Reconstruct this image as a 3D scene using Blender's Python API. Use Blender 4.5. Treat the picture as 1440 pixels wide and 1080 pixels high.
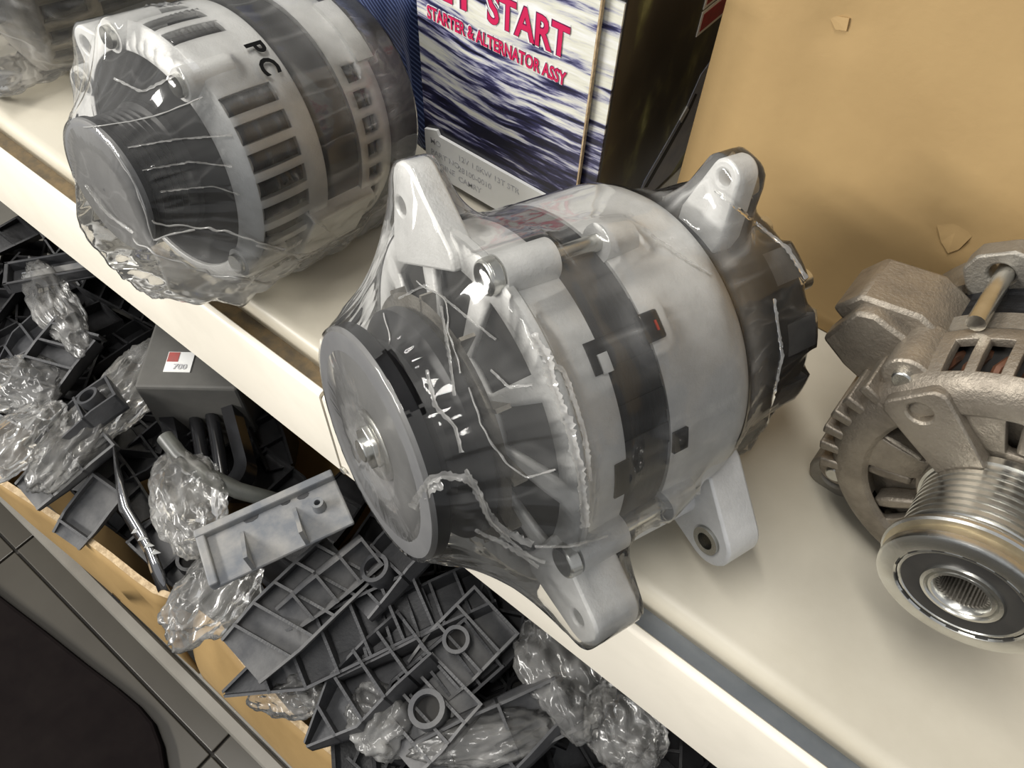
import bpy, bmesh, math, random
import numpy as np
from mathutils import Vector, Matrix, noise
from mathutils.bvhtree import BVHTree

for o in list(bpy.data.objects): bpy.data.objects.remove(o)
scn = bpy.context.scene
COL = scn.collection
random.seed(7); rng = np.random.default_rng(7)

# ------------------------------------------------------------------ camera
F = 1100.0                                   # focal length in pixels of the 1440 px wide frame
_X = np.array([2620, 1760, -1100.]); _X /= np.linalg.norm(_X)
_V = np.array([-48, 759, 1100.]); _V -= _X*(_V@_X); _V /= np.linalg.norm(_V)
_Z = -_V; _Y = np.cross(_Z, _X)
R = np.array([_X, _Y, _Z])                   # world = R @ camera (x right, y down, z forward)
CAM = np.array([0, -.1113, .31])
def ray(px, py): return R@(np.array([px-720, py-540, F])/F)
def onz(px, py, z=0.):
    r = ray(px, py); return CAM+r*((z-CAM[2])/r[2])
def ony(px, py, y=0.):
    r = ray(px, py); return CAM+r*((y-CAM[1])/r[1])
def at(px, py, d): return CAM+ray(px, py)*d
cd = bpy.data.cameras.new('camera'); cam = bpy.data.objects.new('camera', cd); COL.objects.link(cam)
cd.sensor_width = 36; cd.lens = 36*F/1440; cd.clip_start = .01; cd.clip_end = 50
m = Matrix.Identity(4)
for i in range(3):
    m[i][0] = R[i, 0]; m[i][1] = -R[i, 1]; m[i][2] = -R[i, 2]; m[i][3] = CAM[i]
cam.matrix_world = m; scn.camera = cam

# ------------------------------------------------------------------ light
w = bpy.data.worlds.new('room'); scn.world = w; w.use_nodes = True
bg = w.node_tree.nodes['Background']; bg.inputs[0].default_value = (.95, .97, 1.0, 1); bg.inputs[1].default_value = .44
def area(name, loc, target, sx, sy, power, color):
    l = bpy.data.lights.new(name, 'AREA'); l.shape = 'RECTANGLE'; l.size = sx; l.size_y = sy; l.energy = power; l.color = color
    o = bpy.data.objects.new(name, l); COL.objects.link(o); o.location = loc
    o.rotation_euler = (Vector(target)-Vector(loc)).to_track_quat('-Z', 'Y').to_euler(); return o
area('ceiling_and_fill_light', (-.40, -.22, 1.50), (-.2, 0, 0), 1.2, .12, 15, (1, .97, .92))
area('ceiling_and_fill_light', (-.90, -.95, .60), (-.28, 0, 0), .7, .12, 19, (1, .97, .92))  # added low front-left fill, placed to brighten the lip and cardboard
vs = scn.view_settings; vs.view_transform = 'Standard'; vs.look = 'None'; vs.exposure = 0.08; vs.gamma = 1; vs.use_curve_mapping = False

# ------------------------------------------------------------------ materials
def new_mat(name):
    mt = bpy.data.materials.new(name); mt.use_nodes = True
    nt = mt.node_tree; return mt, nt, nt.nodes['Principled BSDF'], nt.nodes['Material Output']
def nd(nt, typ, **kw):
    n = nt.nodes.new(typ)
    for k, v in kw.items(): setattr(n, k, v)
    return n
def ramp(nt, fac, stops):
    r = nd(nt, 'ShaderNodeValToRGB'); e = r.color_ramp.elements
    while len(e) < len(stops): e.new(.5)
    for el, (p, c) in zip(e, stops): el.position = p; el.color = (*c, 1) if len(c) == 3 else c
    nt.links.new(fac, r.inputs[0]); return r.outputs[0]
def tex(nt, scale, detail=4, rough=.55, coord='Object', stretch=None):
    tc = nd(nt, 'ShaderNodeTexCoord'); mp = nd(nt, 'ShaderNodeMapping'); nt.links.new(tc.outputs[coord], mp.inputs[0])
    if stretch: mp.inputs['Scale'].default_value = stretch
    n = nd(nt, 'ShaderNodeTexNoise'); n.inputs['Scale'].default_value = scale; n.inputs['Detail'].default_value = detail; n.inputs['Roughness'].default_value = rough
    nt.links.new(mp.outputs[0], n.inputs[0]); return n
def surf(name, c1, c2=None, rough=.5, metal=0, nscale=60, lo=.35, hi=.7, bump=0, bscale=400, rough2=None, spec=.5, stretch=None):
    mt, nt, b, _ = new_mat(name)
    b.inputs['Roughness'].default_value = rough; b.inputs['Metallic'].default_value = metal
    b.inputs['Specular IOR Level'].default_value = spec
    b.inputs['Base Color'].default_value = (*c1, 1)
    if c2:
        n = tex(nt, nscale, 6, .6, stretch=stretch)
        nt.links.new(ramp(nt, n.outputs[0], [(lo, c1), (hi, c2)]), b.inputs['Base Color'])
        if rough2 is not None:
            nt.links.new(ramp(nt, n.outputs[0], [(lo, (rough,)*3), (hi, (rough2,)*3)]), b.inputs['Roughness'])
    if bump:
        n2 = tex(nt, bscale, 4, .6, stretch=stretch); bp = nd(nt, 'ShaderNodeBump'); bp.inputs['Strength'].default_value = bump; bp.inputs['Distance'].default_value = .001
        nt.links.new(n2.outputs[0], bp.inputs['Height']); nt.links.new(bp.outputs[0], b.inputs['Normal'])
    return mt
M = {}
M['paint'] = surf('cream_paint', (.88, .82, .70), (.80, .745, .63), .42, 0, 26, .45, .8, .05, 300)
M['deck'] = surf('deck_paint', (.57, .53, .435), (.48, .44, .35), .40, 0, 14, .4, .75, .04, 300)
M['deck_grey'] = surf('grey_deck_paint', (.20, .19, .165), (.14, .13, .11), .5, 0, 14, .4, .75, .04, 300)  # darker grey version of the deck paint, for the lower shelf
M['channel'] = surf('channel_steel', (.20, .22, .24), (.30, .32, .34), .35, .6, 20, .4, .7, 0)
M['rust'] = surf('rusty_channel', (.30, .22, .12), (.16, .13, .09), .8, .1, 120, .35, .65, .3, 600)
M['alu'] = surf('cast_aluminium', (.74, .74, .73), (.62, .62, .61), .5, .25, 90, .35, .7, .25, 900)
M['alu_dark'] = surf('old_cast_aluminium', (.34, .30, .245), (.17, .145, .115), .42, .7, 55, .38, .72, .45, 700, rough2=.6)
M['alu_mid'] = surf('darker_cast_aluminium', (.33, .31, .27), (.22, .20, .17), .5, .7, 60, .35, .7, .4, 700)
M['steel'] = surf('zinc_steel', (.68, .68, .65), (.52, .51, .47), .27, 1, 90, .4, .75, .05, 900)
M['brass_film'] = surf('zinc_yellowed', (.50, .44, .32), (.36, .31, .22), .4, .9, 90, .4, .7, 0)
M['pulley_grey'] = surf('painted_pulley_face', (.22, .22, .22), (.16, .16, .165), .45, .3, 30, .35, .7, .05, 500)
M['black'] = surf('black_paint', (.009, .009, .010), (.018, .018, .019), .42, 0, 70, .4, .7, spec=.25)
M['black_gloss'] = surf('black_lacquer', (.01, .01, .011), None, .18)
M['void'] = surf('interior_shade', (.01, .0095, .009), (.02, .018, .015), .8)  # near-black colour stands in for the shade inside housings and holes
M['lamin'] = surf('black_laminations', (.008, .008, .009), (.026, .027, .03), .42, .1, 60, .4, .72, .5, 500, stretch=(1, 9, 1), spec=.2)
M['copper'] = surf('varnished_copper', (.13, .055, .03), (.05, .03, .02), .45, .3, 160, .4, .6)
M['rubber'] = surf('black_seal_rubber', (.02, .019, .018), (.035, .033, .03), .55, 0, 80)
M['plastic'] = surf('black_plastic', (.030, .031, .034), (.075, .075, .078), .5, 0, 34, .42, .72, .25, 260)
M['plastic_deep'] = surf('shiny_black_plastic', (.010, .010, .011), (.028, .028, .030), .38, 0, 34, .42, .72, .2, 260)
M['plastic_dusty'] = surf('dusty_plastic', (.055, .056, .06), (.14, .138, .135), .6, 0, 40, .4, .7, .25, 260)
M['plastic_grey'] = surf('grey_dusty_plastic', (.13, .14, .155), (.25, .245, .235), .62, 0, 42, .40, .62, .2, 260)
M['hose'] = surf('grey_rubber_hose', (.10, .105, .095), (.055, .055, .05), .38, 0, 70)
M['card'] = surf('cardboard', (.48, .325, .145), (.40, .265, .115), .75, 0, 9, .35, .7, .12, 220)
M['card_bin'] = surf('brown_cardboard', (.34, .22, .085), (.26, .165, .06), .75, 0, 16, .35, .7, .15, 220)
M['card_edge'] = surf('raw_cardboard_edge', (.55, .42, .26), (.36, .26, .15), .9, 0, 300, .4, .6, .4, 900)
M['carton_dark'] = surf('grey_carton', (.10, .097, .088), (.07, .068, .063), .7, 0, 30)
M['white'] = surf('white_paper', (.80, .80, .78), (.72, .72, .69), .55, 0, 30)
M['ink'] = surf('grey_ink', (.34, .34, .36), (.55, .55, .56), .7, 0, 700, .4, .6)
M['ink_black'] = surf('stamp_ink', (.008, .008, .008), None, .6, spec=.1)
M['red'] = surf('crimson_print', (.62, .022, .10), (.54, .02, .085), .35, 0, 60)
M['darkred'] = surf('dark_red_print', (.34, .02, .03), (.22, .015, .02), .35, 0, 300)
M['outline'] = surf('dark_print_outline', (.12, .01, .06), None, .4)
M['red_label'] = surf('faded_red_print', (.40, .08, .07), (.30, .10, .09), .6, 0, 200)
M['amber'] = surf('red_dot', (.55, .05, .02), None, .35)
M['tie'] = surf('cream_plastic', (.62, .55, .38), None, .45)
M['shaded_tile'] = surf('floor_tile', (.060, .053, .040), (.045, .039, .029), .32, 0, 7, .35, .7, .03, 60)  # tile colour darkened to carry the shade lying over the floor
M['grout'] = surf('dark_grout', (.05, .046, .04), None, .9)
M['mat'] = surf('dark_mat', (.007, .005, .005), (.010, .0075, .007), .95, 0, 40, spec=.1)
M['wall'] = surf('grey_wall', (.16, .165, .17), (.13, .135, .14), .7, 0, 4)
M['chrome'] = surf('clear_trim', (.30, .30, .31), None, .08, .9)

def art_mat(name, dark):
    # printed artwork: wavy speed streaks on the carton
    mt, nt, b, _ = new_mat(name); b.inputs['Roughness'].default_value = .28
    tc = nd(nt, 'ShaderNodeTexCoord'); mp = nd(nt, 'ShaderNodeMapping'); nt.links.new(tc.outputs['Object'], mp.inputs[0])
    if not dark:
        wv = nd(nt, 'ShaderNodeTexNoise'); wv.inputs['Scale'].default_value = 14; nt.links.new(mp.outputs[0], wv.inputs[0])
        mx = nd(nt, 'ShaderNodeVectorMath', operation='MULTIPLY_ADD'); mx.inputs[1].default_value = (0, 0, .014)
        nt.links.new(wv.outputs['Color'], mx.inputs[0]); nt.links.new(mp.outputs[0], mx.inputs[2])
        sc = nd(nt, 'ShaderNodeMapping'); sc.inputs['Scale'].default_value = (24, 24, 230); nt.links.new(mx.outputs[0], sc.inputs[0])
        n = nd(nt, 'ShaderNodeTexNoise'); n.inputs['Scale'].default_value = 1.; n.inputs['Detail'].default_value = 7; n.inputs['Roughness'].default_value = .62; nt.links.new(sc.outputs[0], n.inputs[0])
        sz = nd(nt, 'ShaderNodeSeparateXYZ'); nt.links.new(mp.outputs[0], sz.inputs[0])
        mr = nd(nt, 'ShaderNodeMapRange'); mr.inputs[1].default_value = .025; mr.inputs[2].default_value = .125; mr.inputs[3].default_value = -.17; mr.inputs[4].default_value = .12
        nt.links.new(sz.outputs[2], mr.inputs[0])
        ad = nd(nt, 'ShaderNodeMath', operation='ADD'); nt.links.new(n.outputs[0], ad.inputs[0]); nt.links.new(mr.outputs[0], ad.inputs[1])
        col = ramp(nt, ad.outputs[0], [(.36, (.010, .010, .022)), (.44, (.030, .030, .085)), (.48, (.17, .17, .29)), (.53, (.52, .52, .55)), (.60, (.70, .69, .58)), (.75, (.82, .82, .80))])
    else:
        sc = nd(nt, 'ShaderNodeMapping'); sc.inputs['Scale'].default_value = (20, 26, 14); sc.inputs['Rotation'].default_value = (.5, 0, 0); nt.links.new(mp.outputs[0], sc.inputs[0])
        n = nd(nt, 'ShaderNodeTexNoise'); n.inputs['Scale'].default_value = 1.4; n.inputs['Detail'].default_value = 5; nt.links.new(sc.outputs[0], n.inputs[0])
        col = ramp(nt, n.outputs[0], [(.40, (.010, .009, .008)), (.54, (.026, .023, .017)), (.62, (.09, .09, .035)), (.70, (.34, .34, .15))])
    nt.links.new(col, b.inputs['Base Color']); return mt
M['art'] = art_mat('streak_print', False); M['art_dark'] = art_mat('dark_print', True)
M['art_blue'] = surf('pale_blue_print', (.30, .32, .42), (.45, .46, .50), .3, 0, 60)

def weave_mat():
    mt, nt, b, _ = new_mat('navy_woven'); b.inputs['Roughness'].default_value = .6
    tc = nd(nt, 'ShaderNodeTexCoord'); wv = nd(nt, 'ShaderNodeTexWave'); wv.inputs['Scale'].default_value = 190; wv.bands_direction = 'DIAGONAL'
    nt.links.new(tc.outputs['Object'], wv.inputs[0])
    nt.links.new(ramp(nt, wv.outputs[1], [(.5, (.008, .018, .075)), (.95, (.10, .14, .30))]), b.inputs['Base Color']); return mt
M['navy'] = weave_mat()

def film_mat(name, taut=.12, loose=.30, stretch=(46, 9, 46), bump=.35, gloss_rough=.07, crease=.30, facet=0, gain=1., tint=(.95, .945, .93)):
    """thin clear plastic wrap: clear where it is pulled tight, milky and creased where it hangs loose (attribute slack)"""
    mt, nt, b, out = new_mat(name); nt.nodes.remove(b); K = nt.links.new
    def math_(op, a, b_=None, clamp=False):
        n = nd(nt, 'ShaderNodeMath', operation=op, use_clamp=clamp)
        for q, v in enumerate((a, b_)):
            if v is None: continue
            if isinstance(v, (int, float)): n.inputs[q].default_value = v
            else: K(v, n.inputs[q])
        return n.outputs[0]
    tc = nd(nt, 'ShaderNodeTexCoord'); at_ = nd(nt, 'ShaderNodeAttribute', attribute_name='slack'); sl = at_.outputs['Fac']
    mp = nd(nt, 'ShaderNodeMapping'); mp.inputs['Scale'].default_value = stretch; K(tc.outputs['Object'], mp.inputs[0])
    n1 = nd(nt, 'ShaderNodeTexNoise'); n1.inputs['Scale'].default_value = 1; n1.inputs['Detail'].default_value = .6; n1.inputs['Distortion'].default_value = .25; K(mp.outputs[0], n1.inputs[0])
    a2 = math_('ABSOLUTE', math_('SUBTRACT', n1.outputs[0], .5))           # sharp valleys = creases
    n2 = nd(nt, 'ShaderNodeTexNoise'); n2.inputs['Scale'].default_value = 55; n2.inputs['Detail'].default_value = 2; K(tc.outputs['Object'], n2.inputs[0])
    h = math_('ADD', math_('MULTIPLY', a2, math_('ADD', math_('MULTIPLY', sl, 1.), .12)), math_('MULTIPLY', n2.outputs[0], .22))
    if facet:
        vo = nd(nt, 'ShaderNodeTexVoronoi'); vo.inputs['Scale'].default_value = facet; K(tc.outputs['Object'], vo.inputs['Vector']); h = math_('ADD', h, math_('MULTIPLY', vo.outputs['Distance'], .9))
    bp = nd(nt, 'ShaderNodeBump'); bp.inputs['Strength'].default_value = bump; bp.inputs['Distance'].default_value = .004; K(h, bp.inputs['Height'])
    n3 = nd(nt, 'ShaderNodeTexNoise'); n3.inputs['Scale'].default_value = 20; n3.inputs['Detail'].default_value = 4; K(tc.outputs['Object'], n3.inputs[0])
    mr = nd(nt, 'ShaderNodeMapRange'); mr.inputs[1].default_value = .38; mr.inputs[2].default_value = .66; mr.inputs[3].default_value = .55; mr.inputs[4].default_value = 1.45; K(n3.outputs[0], mr.inputs[0])
    base = math_('ADD', math_('MULTIPLY', sl, loose-taut), taut)
    cr = nd(nt, 'ShaderNodeMapRange'); cr.inputs[1].default_value = 0.; cr.inputs[2].default_value = .035; cr.inputs[3].default_value = crease; cr.inputs[4].default_value = 0.; K(a2, cr.inputs[0])
    hz = math_('ADD', math_('MULTIPLY', base, mr.outputs[0]), math_('MULTIPLY', cr.outputs[0], sl), True)
    tr = nd(nt, 'ShaderNodeBsdfTransparent'); tr.inputs[0].default_value = (*tint, 1)
    df = nd(nt, 'ShaderNodeBsdfDiffuse'); df.inputs[0].default_value = (.86*gain, .85*gain, .82*gain, 1); K(bp.outputs[0], df.inputs['Normal'])
    tl = nd(nt, 'ShaderNodeBsdfTranslucent'); tl.inputs[0].default_value = (.8*gain, .79*gain, .76*gain, 1)
    md = nd(nt, 'ShaderNodeMixShader'); md.inputs[0].default_value = .35; K(df.outputs[0], md.inputs[1]); K(tl.outputs[0], md.inputs[2])
    mh = nd(nt, 'ShaderNodeMixShader'); K(hz, mh.inputs[0]); K(tr.outputs[0], mh.inputs[1]); K(md.outputs[0], mh.inputs[2])
    fr = nd(nt, 'ShaderNodeFresnel'); fr.inputs[0].default_value = 1.38; K(bp.outputs[0], fr.inputs['Normal'])
    gl = nd(nt, 'ShaderNodeBsdfGlossy'); gl.inputs['Roughness'].default_value = gloss_rough; gl.inputs[0].default_value = (1, 1, 1, 1); K(bp.outputs[0], gl.inputs['Normal'])
    mg = nd(nt, 'ShaderNodeMixShader'); K(fr.outputs[0], mg.inputs[0]); K(mh.outputs[0], mg.inputs[1]); K(gl.outputs[0], mg.inputs[2])
    K(mg.outputs[0], out.inputs[0]); return mt
M['film'] = film_mat('clear_film', .030, .30, (58, 5, 58), bump=.36)
M['film_left'] = film_mat('wrinkled_film', .03, .34, (75, 6, 75), bump=.42)
M['film_far'] = film_mat('cloudy_film', .07, .22, (50, 20, 50), bump=.5)
M['film_bag'] = film_mat('bag_film', .07, .20, (34, 12, 34), bump=.20, facet=20, crease=.25, gloss_rough=.18)
M['film_milky'] = film_mat('milky_film', .50, .65, (200, 90, 200), bump=.5, gain=.8)

# ------------------------------------------------------------------ mesh helpers
class MB:
    """collects shapes and links them as ONE mesh object"""
    def __init__(s): s.v = []; s.f = []
    def add(s, vs, fs):
        k = len(s.v); s.v += [tuple(map(float, q)) for q in vs]; s.f += [tuple(k+i for i in f) for f in fs]; return s
    def box(s, x0, x1, y0, y1, z0, z1):
        return s.add([(x, y, z) for x in (x0, x1) for y in (y0, y1) for z in (z0, z1)],
                     [(0, 1, 3, 2), (4, 6, 7, 5), (0, 4, 5, 1), (2, 3, 7, 6), (0, 2, 6, 4), (1, 5, 7, 3)])
    def lathe(s, prof, n=96, skip=None, a0=0., a1=360., close=True):
        """profile of (s, r) turned about +Y; x = r sin, z = r cos"""
        vs = []; full = abs(a1-a0) >= 359.9; cols = n if full else n+1
        for (y, r) in prof:
            for j in range(cols):
                t = math.radians(a0+(a1-a0)*j/n); vs.append((r*math.sin(t), y, r*math.cos(t)))
        fs = []
        for i in range(len(prof)-1):
            for j in range(n):
                j2 = (j+1) % cols
                if skip:
                    tm = a0+(a1-a0)*(j+.5)/n
                    if skip(.5*(prof[i][0]+prof[i+1][0]), .5*(prof[i][1]+prof[i+1][1]), tm): continue
                fs.append((i*cols+j, i*cols+j2, (i+1)*cols+j2, (i+1)*cols+j))
        return s.add(vs, fs)
    def cyl(s, p0, p1, r0, r1=None, n=20, caps=True):
        r1 = r0 if r1 is None else r1
        p0 = Vector(p0); p1 = Vector(p1); d = (p1-p0).normalized(); a = d.orthogonal().normalized(); b = d.cross(a)
        vs = []
        for p, r in ((p0, r0), (p1, r1)):
            for j in range(n):
                t = 2*math.pi*j/n; vs.append(p+a*r*math.cos(t)+b*r*math.sin(t))
        fs = [(j, (j+1) % n, n+(j+1) % n, n+j) for j in range(n)]
        if caps: fs += [tuple(range(n))[::-1], tuple(range(n, 2*n))]
        return s.add(vs, fs)
    def tube(s, pts, r, n=10, caps=True):
        pts = [Vector(p) for p in pts]; rs = r if hasattr(r, '__len__') else [r]*len(pts); vs = []
        prev = None
        for i, p in enumerate(pts):
            d = (pts[min(i+1, len(pts)-1)]-pts[max(i-1, 0)]).normalized()
            a = d.orthogonal().normalized() if prev is None else (prev-d*prev.dot(d)).normalized()
            prev = a; b = d.cross(a)
            for j in range(n):
                t = 2*math.pi*j/n; vs.append(p+a*rs[i]*math.cos(t)+b*rs[i]*math.sin(t))
        fs = [(i*n+j, i*n+(j+1) % n, (i+1)*n+(j+1) % n, (i+1)*n+j) for i in range(len(pts)-1) for j in range(n)]
        if caps: fs += [tuple(range(n))[::-1], tuple(range((len(pts)-1)*n, len(pts)*n))]
        return s.add(vs, fs)
    def prism(s, outline, f, c0, c1):
        """outline of (a, b) between c0 and c1; f maps (a, b, c) to 3D"""
        n = len(outline)
        vs = [f(a, b, c0) for a, b in outline]+[f(a, b, c1) for a, b in outline]
        return s.add(vs, [tuple(range(n)), tuple(range(2*n-1, n-1, -1))]+[(i, i+n, (i+1) % n+n, (i+1) % n) for i in range(n)])
    def plate_hole(s, outline, hc, hr, f, c0, c1, n=40):
        """star-shaped plate with one round hole"""
        out = []
        P = [Vector(q) for q in outline]; H = Vector(hc)
        for j in range(n):
            t = 2*math.pi*j/n; d = Vector((math.cos(t), math.sin(t))); best = None
            for i in range(len(P)):
                a = P[i]-H; e = P[(i+1) % len(P)]-P[i]; den = d.x*e.y-d.y*e.x
                if abs(den) < 1e-12: continue
                k = (a.x*e.y-a.y*e.x)/den; q = (a.x*d.y-a.y*d.x)/den
                if k > 0 and -1e-6 <= q <= 1+1e-6 and (best is None or k > best): best = k
            out.append(H+d*best)
        inn = [H+Vector((math.cos(2*math.pi*j/n), math.sin(2*math.pi*j/n)))*hr for j in range(n)]
        vs = [f(q.x, q.y, c) for c in (c0, c1) for q in out]+[f(q.x, q.y, c) for c in (c0, c1) for q in inn]
        fs = []
        for j in range(n):
            k = (j+1) % n
            fs += [(j, k, 2*n+k, 2*n+j), (n+k, n+j, 3*n+j, 3*n+k), (k, j, n+j, n+k), (2*n+j, 2*n+k, 3*n+k, 3*n+j)]
        return s.add(vs, fs)
    def grid(s, P, closed_v=False):
        a, b = P.shape[:2]; vs = P.reshape(-1, 3)
        fs = [(i*b+j, i*b+(j+1) % b, (i+1)*b+(j+1) % b, (i+1)*b+j) for i in range(a-1) for j in range(b if closed_v else b-1)]
        return s.add(vs, fs)
    def mesh(s, name, mat, smooth=40, recalc=True):
        me = bpy.data.meshes.new(name); me.from_pydata(s.v, [], s.f)
        if recalc:
            bm = bmesh.new(); bm.from_mesh(me); bmesh.ops.remove_doubles(bm, verts=bm.verts, dist=1e-6)
            bmesh.ops.recalc_face_normals(bm, faces=bm.faces); bm.to_mesh(me); bm.free()
        if smooth:
            for p in me.polygons: p.use_smooth = True
            me.set_sharp_from_angle(angle=math.radians(smooth))
        me.materials.append(M[mat] if isinstance(mat, str) else mat); return me
    def build(s, name, mat, parent=None, smooth=40, solid=0, bevel=0, recalc=True):
        o = bpy.data.objects.new(name, s.mesh(name, mat, smooth, recalc)); COL.objects.link(o); o.parent = parent
        if solid:
            md = o.modifiers.new('thickness', 'SOLIDIFY'); md.thickness = solid; md.offset = -1
        if bevel:
            md = o.modifiers.new('edge', 'BEVEL'); md.width = bevel; md.segments = 2; md.limit_method = 'ANGLE'; md.angle_limit = math.radians(35)
        return o
def tag(o, label=None, cat=None, group=None, kind=None):
    if label: o['label'] = label
    if cat: o['category'] = cat
    if group: o['group'] = group
    if kind: o['kind'] = kind
    return o
def empty(name, loc=(0, 0, 0), mat=None):
    o = bpy.data.objects.new(name, None); COL.objects.link(o); o.empty_display_size = .02
    if mat is not None: o.matrix_world = mat
    else: o.location = loc
    return o
def inst(src, parent, loc=(0, 0, 0), rot=(0, 0, 0), scale=(1, 1, 1)):
    c = src.copy(); COL.objects.link(c); c.parent = parent; c.location = loc; c.rotation_euler = rot; c.scale = scale; return c
def copy_tree(o, parent=None):
    c = o.copy(); COL.objects.link(c); c.parent = parent
    for ch in list(o.children): copy_tree(ch, c)
    return c
def extrude_x(prof, x0, x1, mb=None, closed=False):
    mb = mb or MB(); n = len(prof)
    vs = [(x0, y, z) for y, z in prof]+[(x1, y, z) for y, z in prof]
    fs = [(i, (i+1) % n, n+(i+1) % n, n+i) for i in range(n if closed else n-1)]
    if closed: fs += [tuple(range(n))[::-1], tuple(range(n, 2*n))]
    return mb.add(vs, fs)
def nz(p, s): return noise.noise(Vector(p)*s)

# ------------------------------------------------------------------ the setting
ZF = -.45
fl = MB().box(-2.5, 2.5, -2.5, .6, ZF-.03, ZF-.004).build('floor', 'grout', smooth=0); tag(fl, 'dark grout bed under the beige floor tiles', kind='structure')
tile_me = None
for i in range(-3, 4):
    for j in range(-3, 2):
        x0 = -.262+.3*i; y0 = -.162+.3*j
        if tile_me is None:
            t = MB().box(.0012, .2988, .0012, .2988, 0, .005).build('floor_tile', 'shaded_tile', fl, smooth=0, bevel=.0008); tile_me = t
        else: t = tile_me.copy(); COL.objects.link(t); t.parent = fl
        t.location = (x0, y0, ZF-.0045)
tag(MB().box(-2.5, 2.5, .47, .50, ZF, 1.3).build('wall_back', 'wall', smooth=0), 'grey wall behind the shelves', kind='structure')

# upper shelf: two bays that meet behind the pulley
LIP = -.0745
def shelf_bay(x0, x1, label, chan):
    root = empty('metal_shelf', ((x0+x1)/2, .2, 0)); L = x0-root.location.x; Rr = x1-root.location.x; oy = -.2
    prof = [(0, LIP), (0, -.0022), (.0006, -.0008), (.0018, 0), (.0036, 0), (.0042, -.0008), (.0042, -.014), (.0030, -.014), (.0030, -.003), (.0012, -.003), (.0012, LIP+.0012), (.012, LIP+.0012), (.012, LIP)]
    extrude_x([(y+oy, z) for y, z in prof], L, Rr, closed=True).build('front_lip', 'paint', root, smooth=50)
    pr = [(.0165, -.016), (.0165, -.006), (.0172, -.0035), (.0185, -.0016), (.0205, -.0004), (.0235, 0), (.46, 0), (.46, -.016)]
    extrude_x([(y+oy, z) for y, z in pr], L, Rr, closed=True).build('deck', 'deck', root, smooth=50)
    pr = [(.0042, -.0125), (.0165, -.0125), (.0165, -.015), (.0042, -.015)]
    extrude_x([(y+oy, z) for y, z in pr], L, Rr, closed=True).build('channel', chan, root, smooth=0)
    tag(root, label, 'shelf', 'two bays of the upper shelf'); return root
shelf_bay(-1.3, -.1905, 'cream metal shelf bay carrying the two wrapped alternators at upper left', 'rust')
rb = shelf_bay(-.1885, .9, 'cream metal shelf bay carrying the unwrapped alternator and big cardboard box', 'channel')
# small screw showing where the bays meet
mb = MB().cyl((-.1865-rb.location.x, -.2003, LIP+.006), (-.1865-rb.location.x, -.2018, LIP+.006), .0022, n=14); mb.build('screw', 'steel', rb)

# lower shelf
LS = -.28
root = empty('metal_shelf', (-.2, .1, LS))
extrude_x([(y-.1, z) for y, z in [(-.135, -.032), (-.135, -.002), (-.1335, 0), (-.1265, 0), (-.125, -.002), (-.125, -.010), (-.1235, -.010), (-.1235, 0), (.36, 0), (.36, -.012), (-.128, -.012), (-.128, -.032)]], -1.1, 1.1, closed=True).build('deck', 'deck_grey', root, smooth=50)
tag(root, 'grey-white lower metal shelf under the cardboard bins', 'shelf')

# dark mat on the floor
pts = [onz(*q, z=ZF+.01) for q in [(-60, 790), (0, 838), (60, 884), (120, 932), (165, 966), (196, 992), (216, 1016), (228, 1048), (234, 1085), (236, 1130)]]
out = [(p[0], p[1]) for p in pts]+[(-.28, -.55), (-.9, -.55)]
c = Vector((sum(p[0] for p in out)/len(out), sum(p[1] for p in out)/len(out)))
o = MB().prism([(a-c.x, b-c.y) for a, b in out], lambda a, b, k: (a, b, k), 0, .012).build('floor_mat', 'mat', smooth=0, bevel=.003)
o.location = (c.x, c.y, ZF+.0005); tag(o, 'dark brown floor mat with a rounded corner on the tiles', 'mat')

# ------------------------------------------------------------------ alternators
class Frame:
    def __init__(s, c, n, k=1.):
        s.k = k; s.c = np.array(c, float); n = np.array(n, float); s.n = n/np.linalg.norm(n)
        u = np.array([0, 0, 1.])-s.n*s.n[2]; s.u = u/np.linalg.norm(u); s.w = np.cross(s.n, s.u)
    def matrix(s, mid, drop):
        p = s.c+s.k*(s.n*mid-s.u*drop); mt = Matrix.Identity(4)
        for i in range(3):
            mt[i][0] = s.w[i]*s.k; mt[i][1] = s.n[i]*s.k; mt[i][2] = s.u[i]*s.k; mt[i][3] = p[i]
        return mt
class Alt:
    """collects the parts of one alternator; local x right, y along the shaft, z up; then offsets them to the root at its base"""
    def __init__(s, name, fr, mid, drop):
        s.fr = fr; s.off = Vector((0, mid, -drop)); s.root = empty(name, mat=fr.matrix(mid, drop)); s.parts = []
    def part(s, mb, name, mat, parent=None, film=True, **kw):
        mb.v = [tuple(Vector(q)-s.off) for q in mb.v]
        o = mb.build(name, mat, parent or s.root, **kw)
        if film: s.parts.append(o)
        return o
    def local(s, p): return Vector(p)-s.off
def pol(r, th, y): t = math.radians(th); return (r*math.sin(t), y, r*math.cos(t))
def radial(th):
    t = math.radians(th); er = Vector((math.sin(t), 0, math.cos(t))); et = Vector((math.cos(t), 0, -math.sin(t)))
    return lambda a, b, c: et*a+er*b+Vector((0, c, 0))          # a tangential, b radial, c along the shaft
def ear_outline(w0, r0, w1, rt, n=9, skew=0.):
    """lug: half-width w0 at r0, rounded tip of radius w1 ending at radius rt"""
    cy = rt-w1; o = [(-w0, r0), (w0, r0)]
    a0 = math.radians(20)
    for k in range(n+1):
        a = a0+(math.pi-2*a0)*k/n; o.append((skew+w1*math.cos(a), cy+w1*math.sin(a)))
    return o
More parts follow.
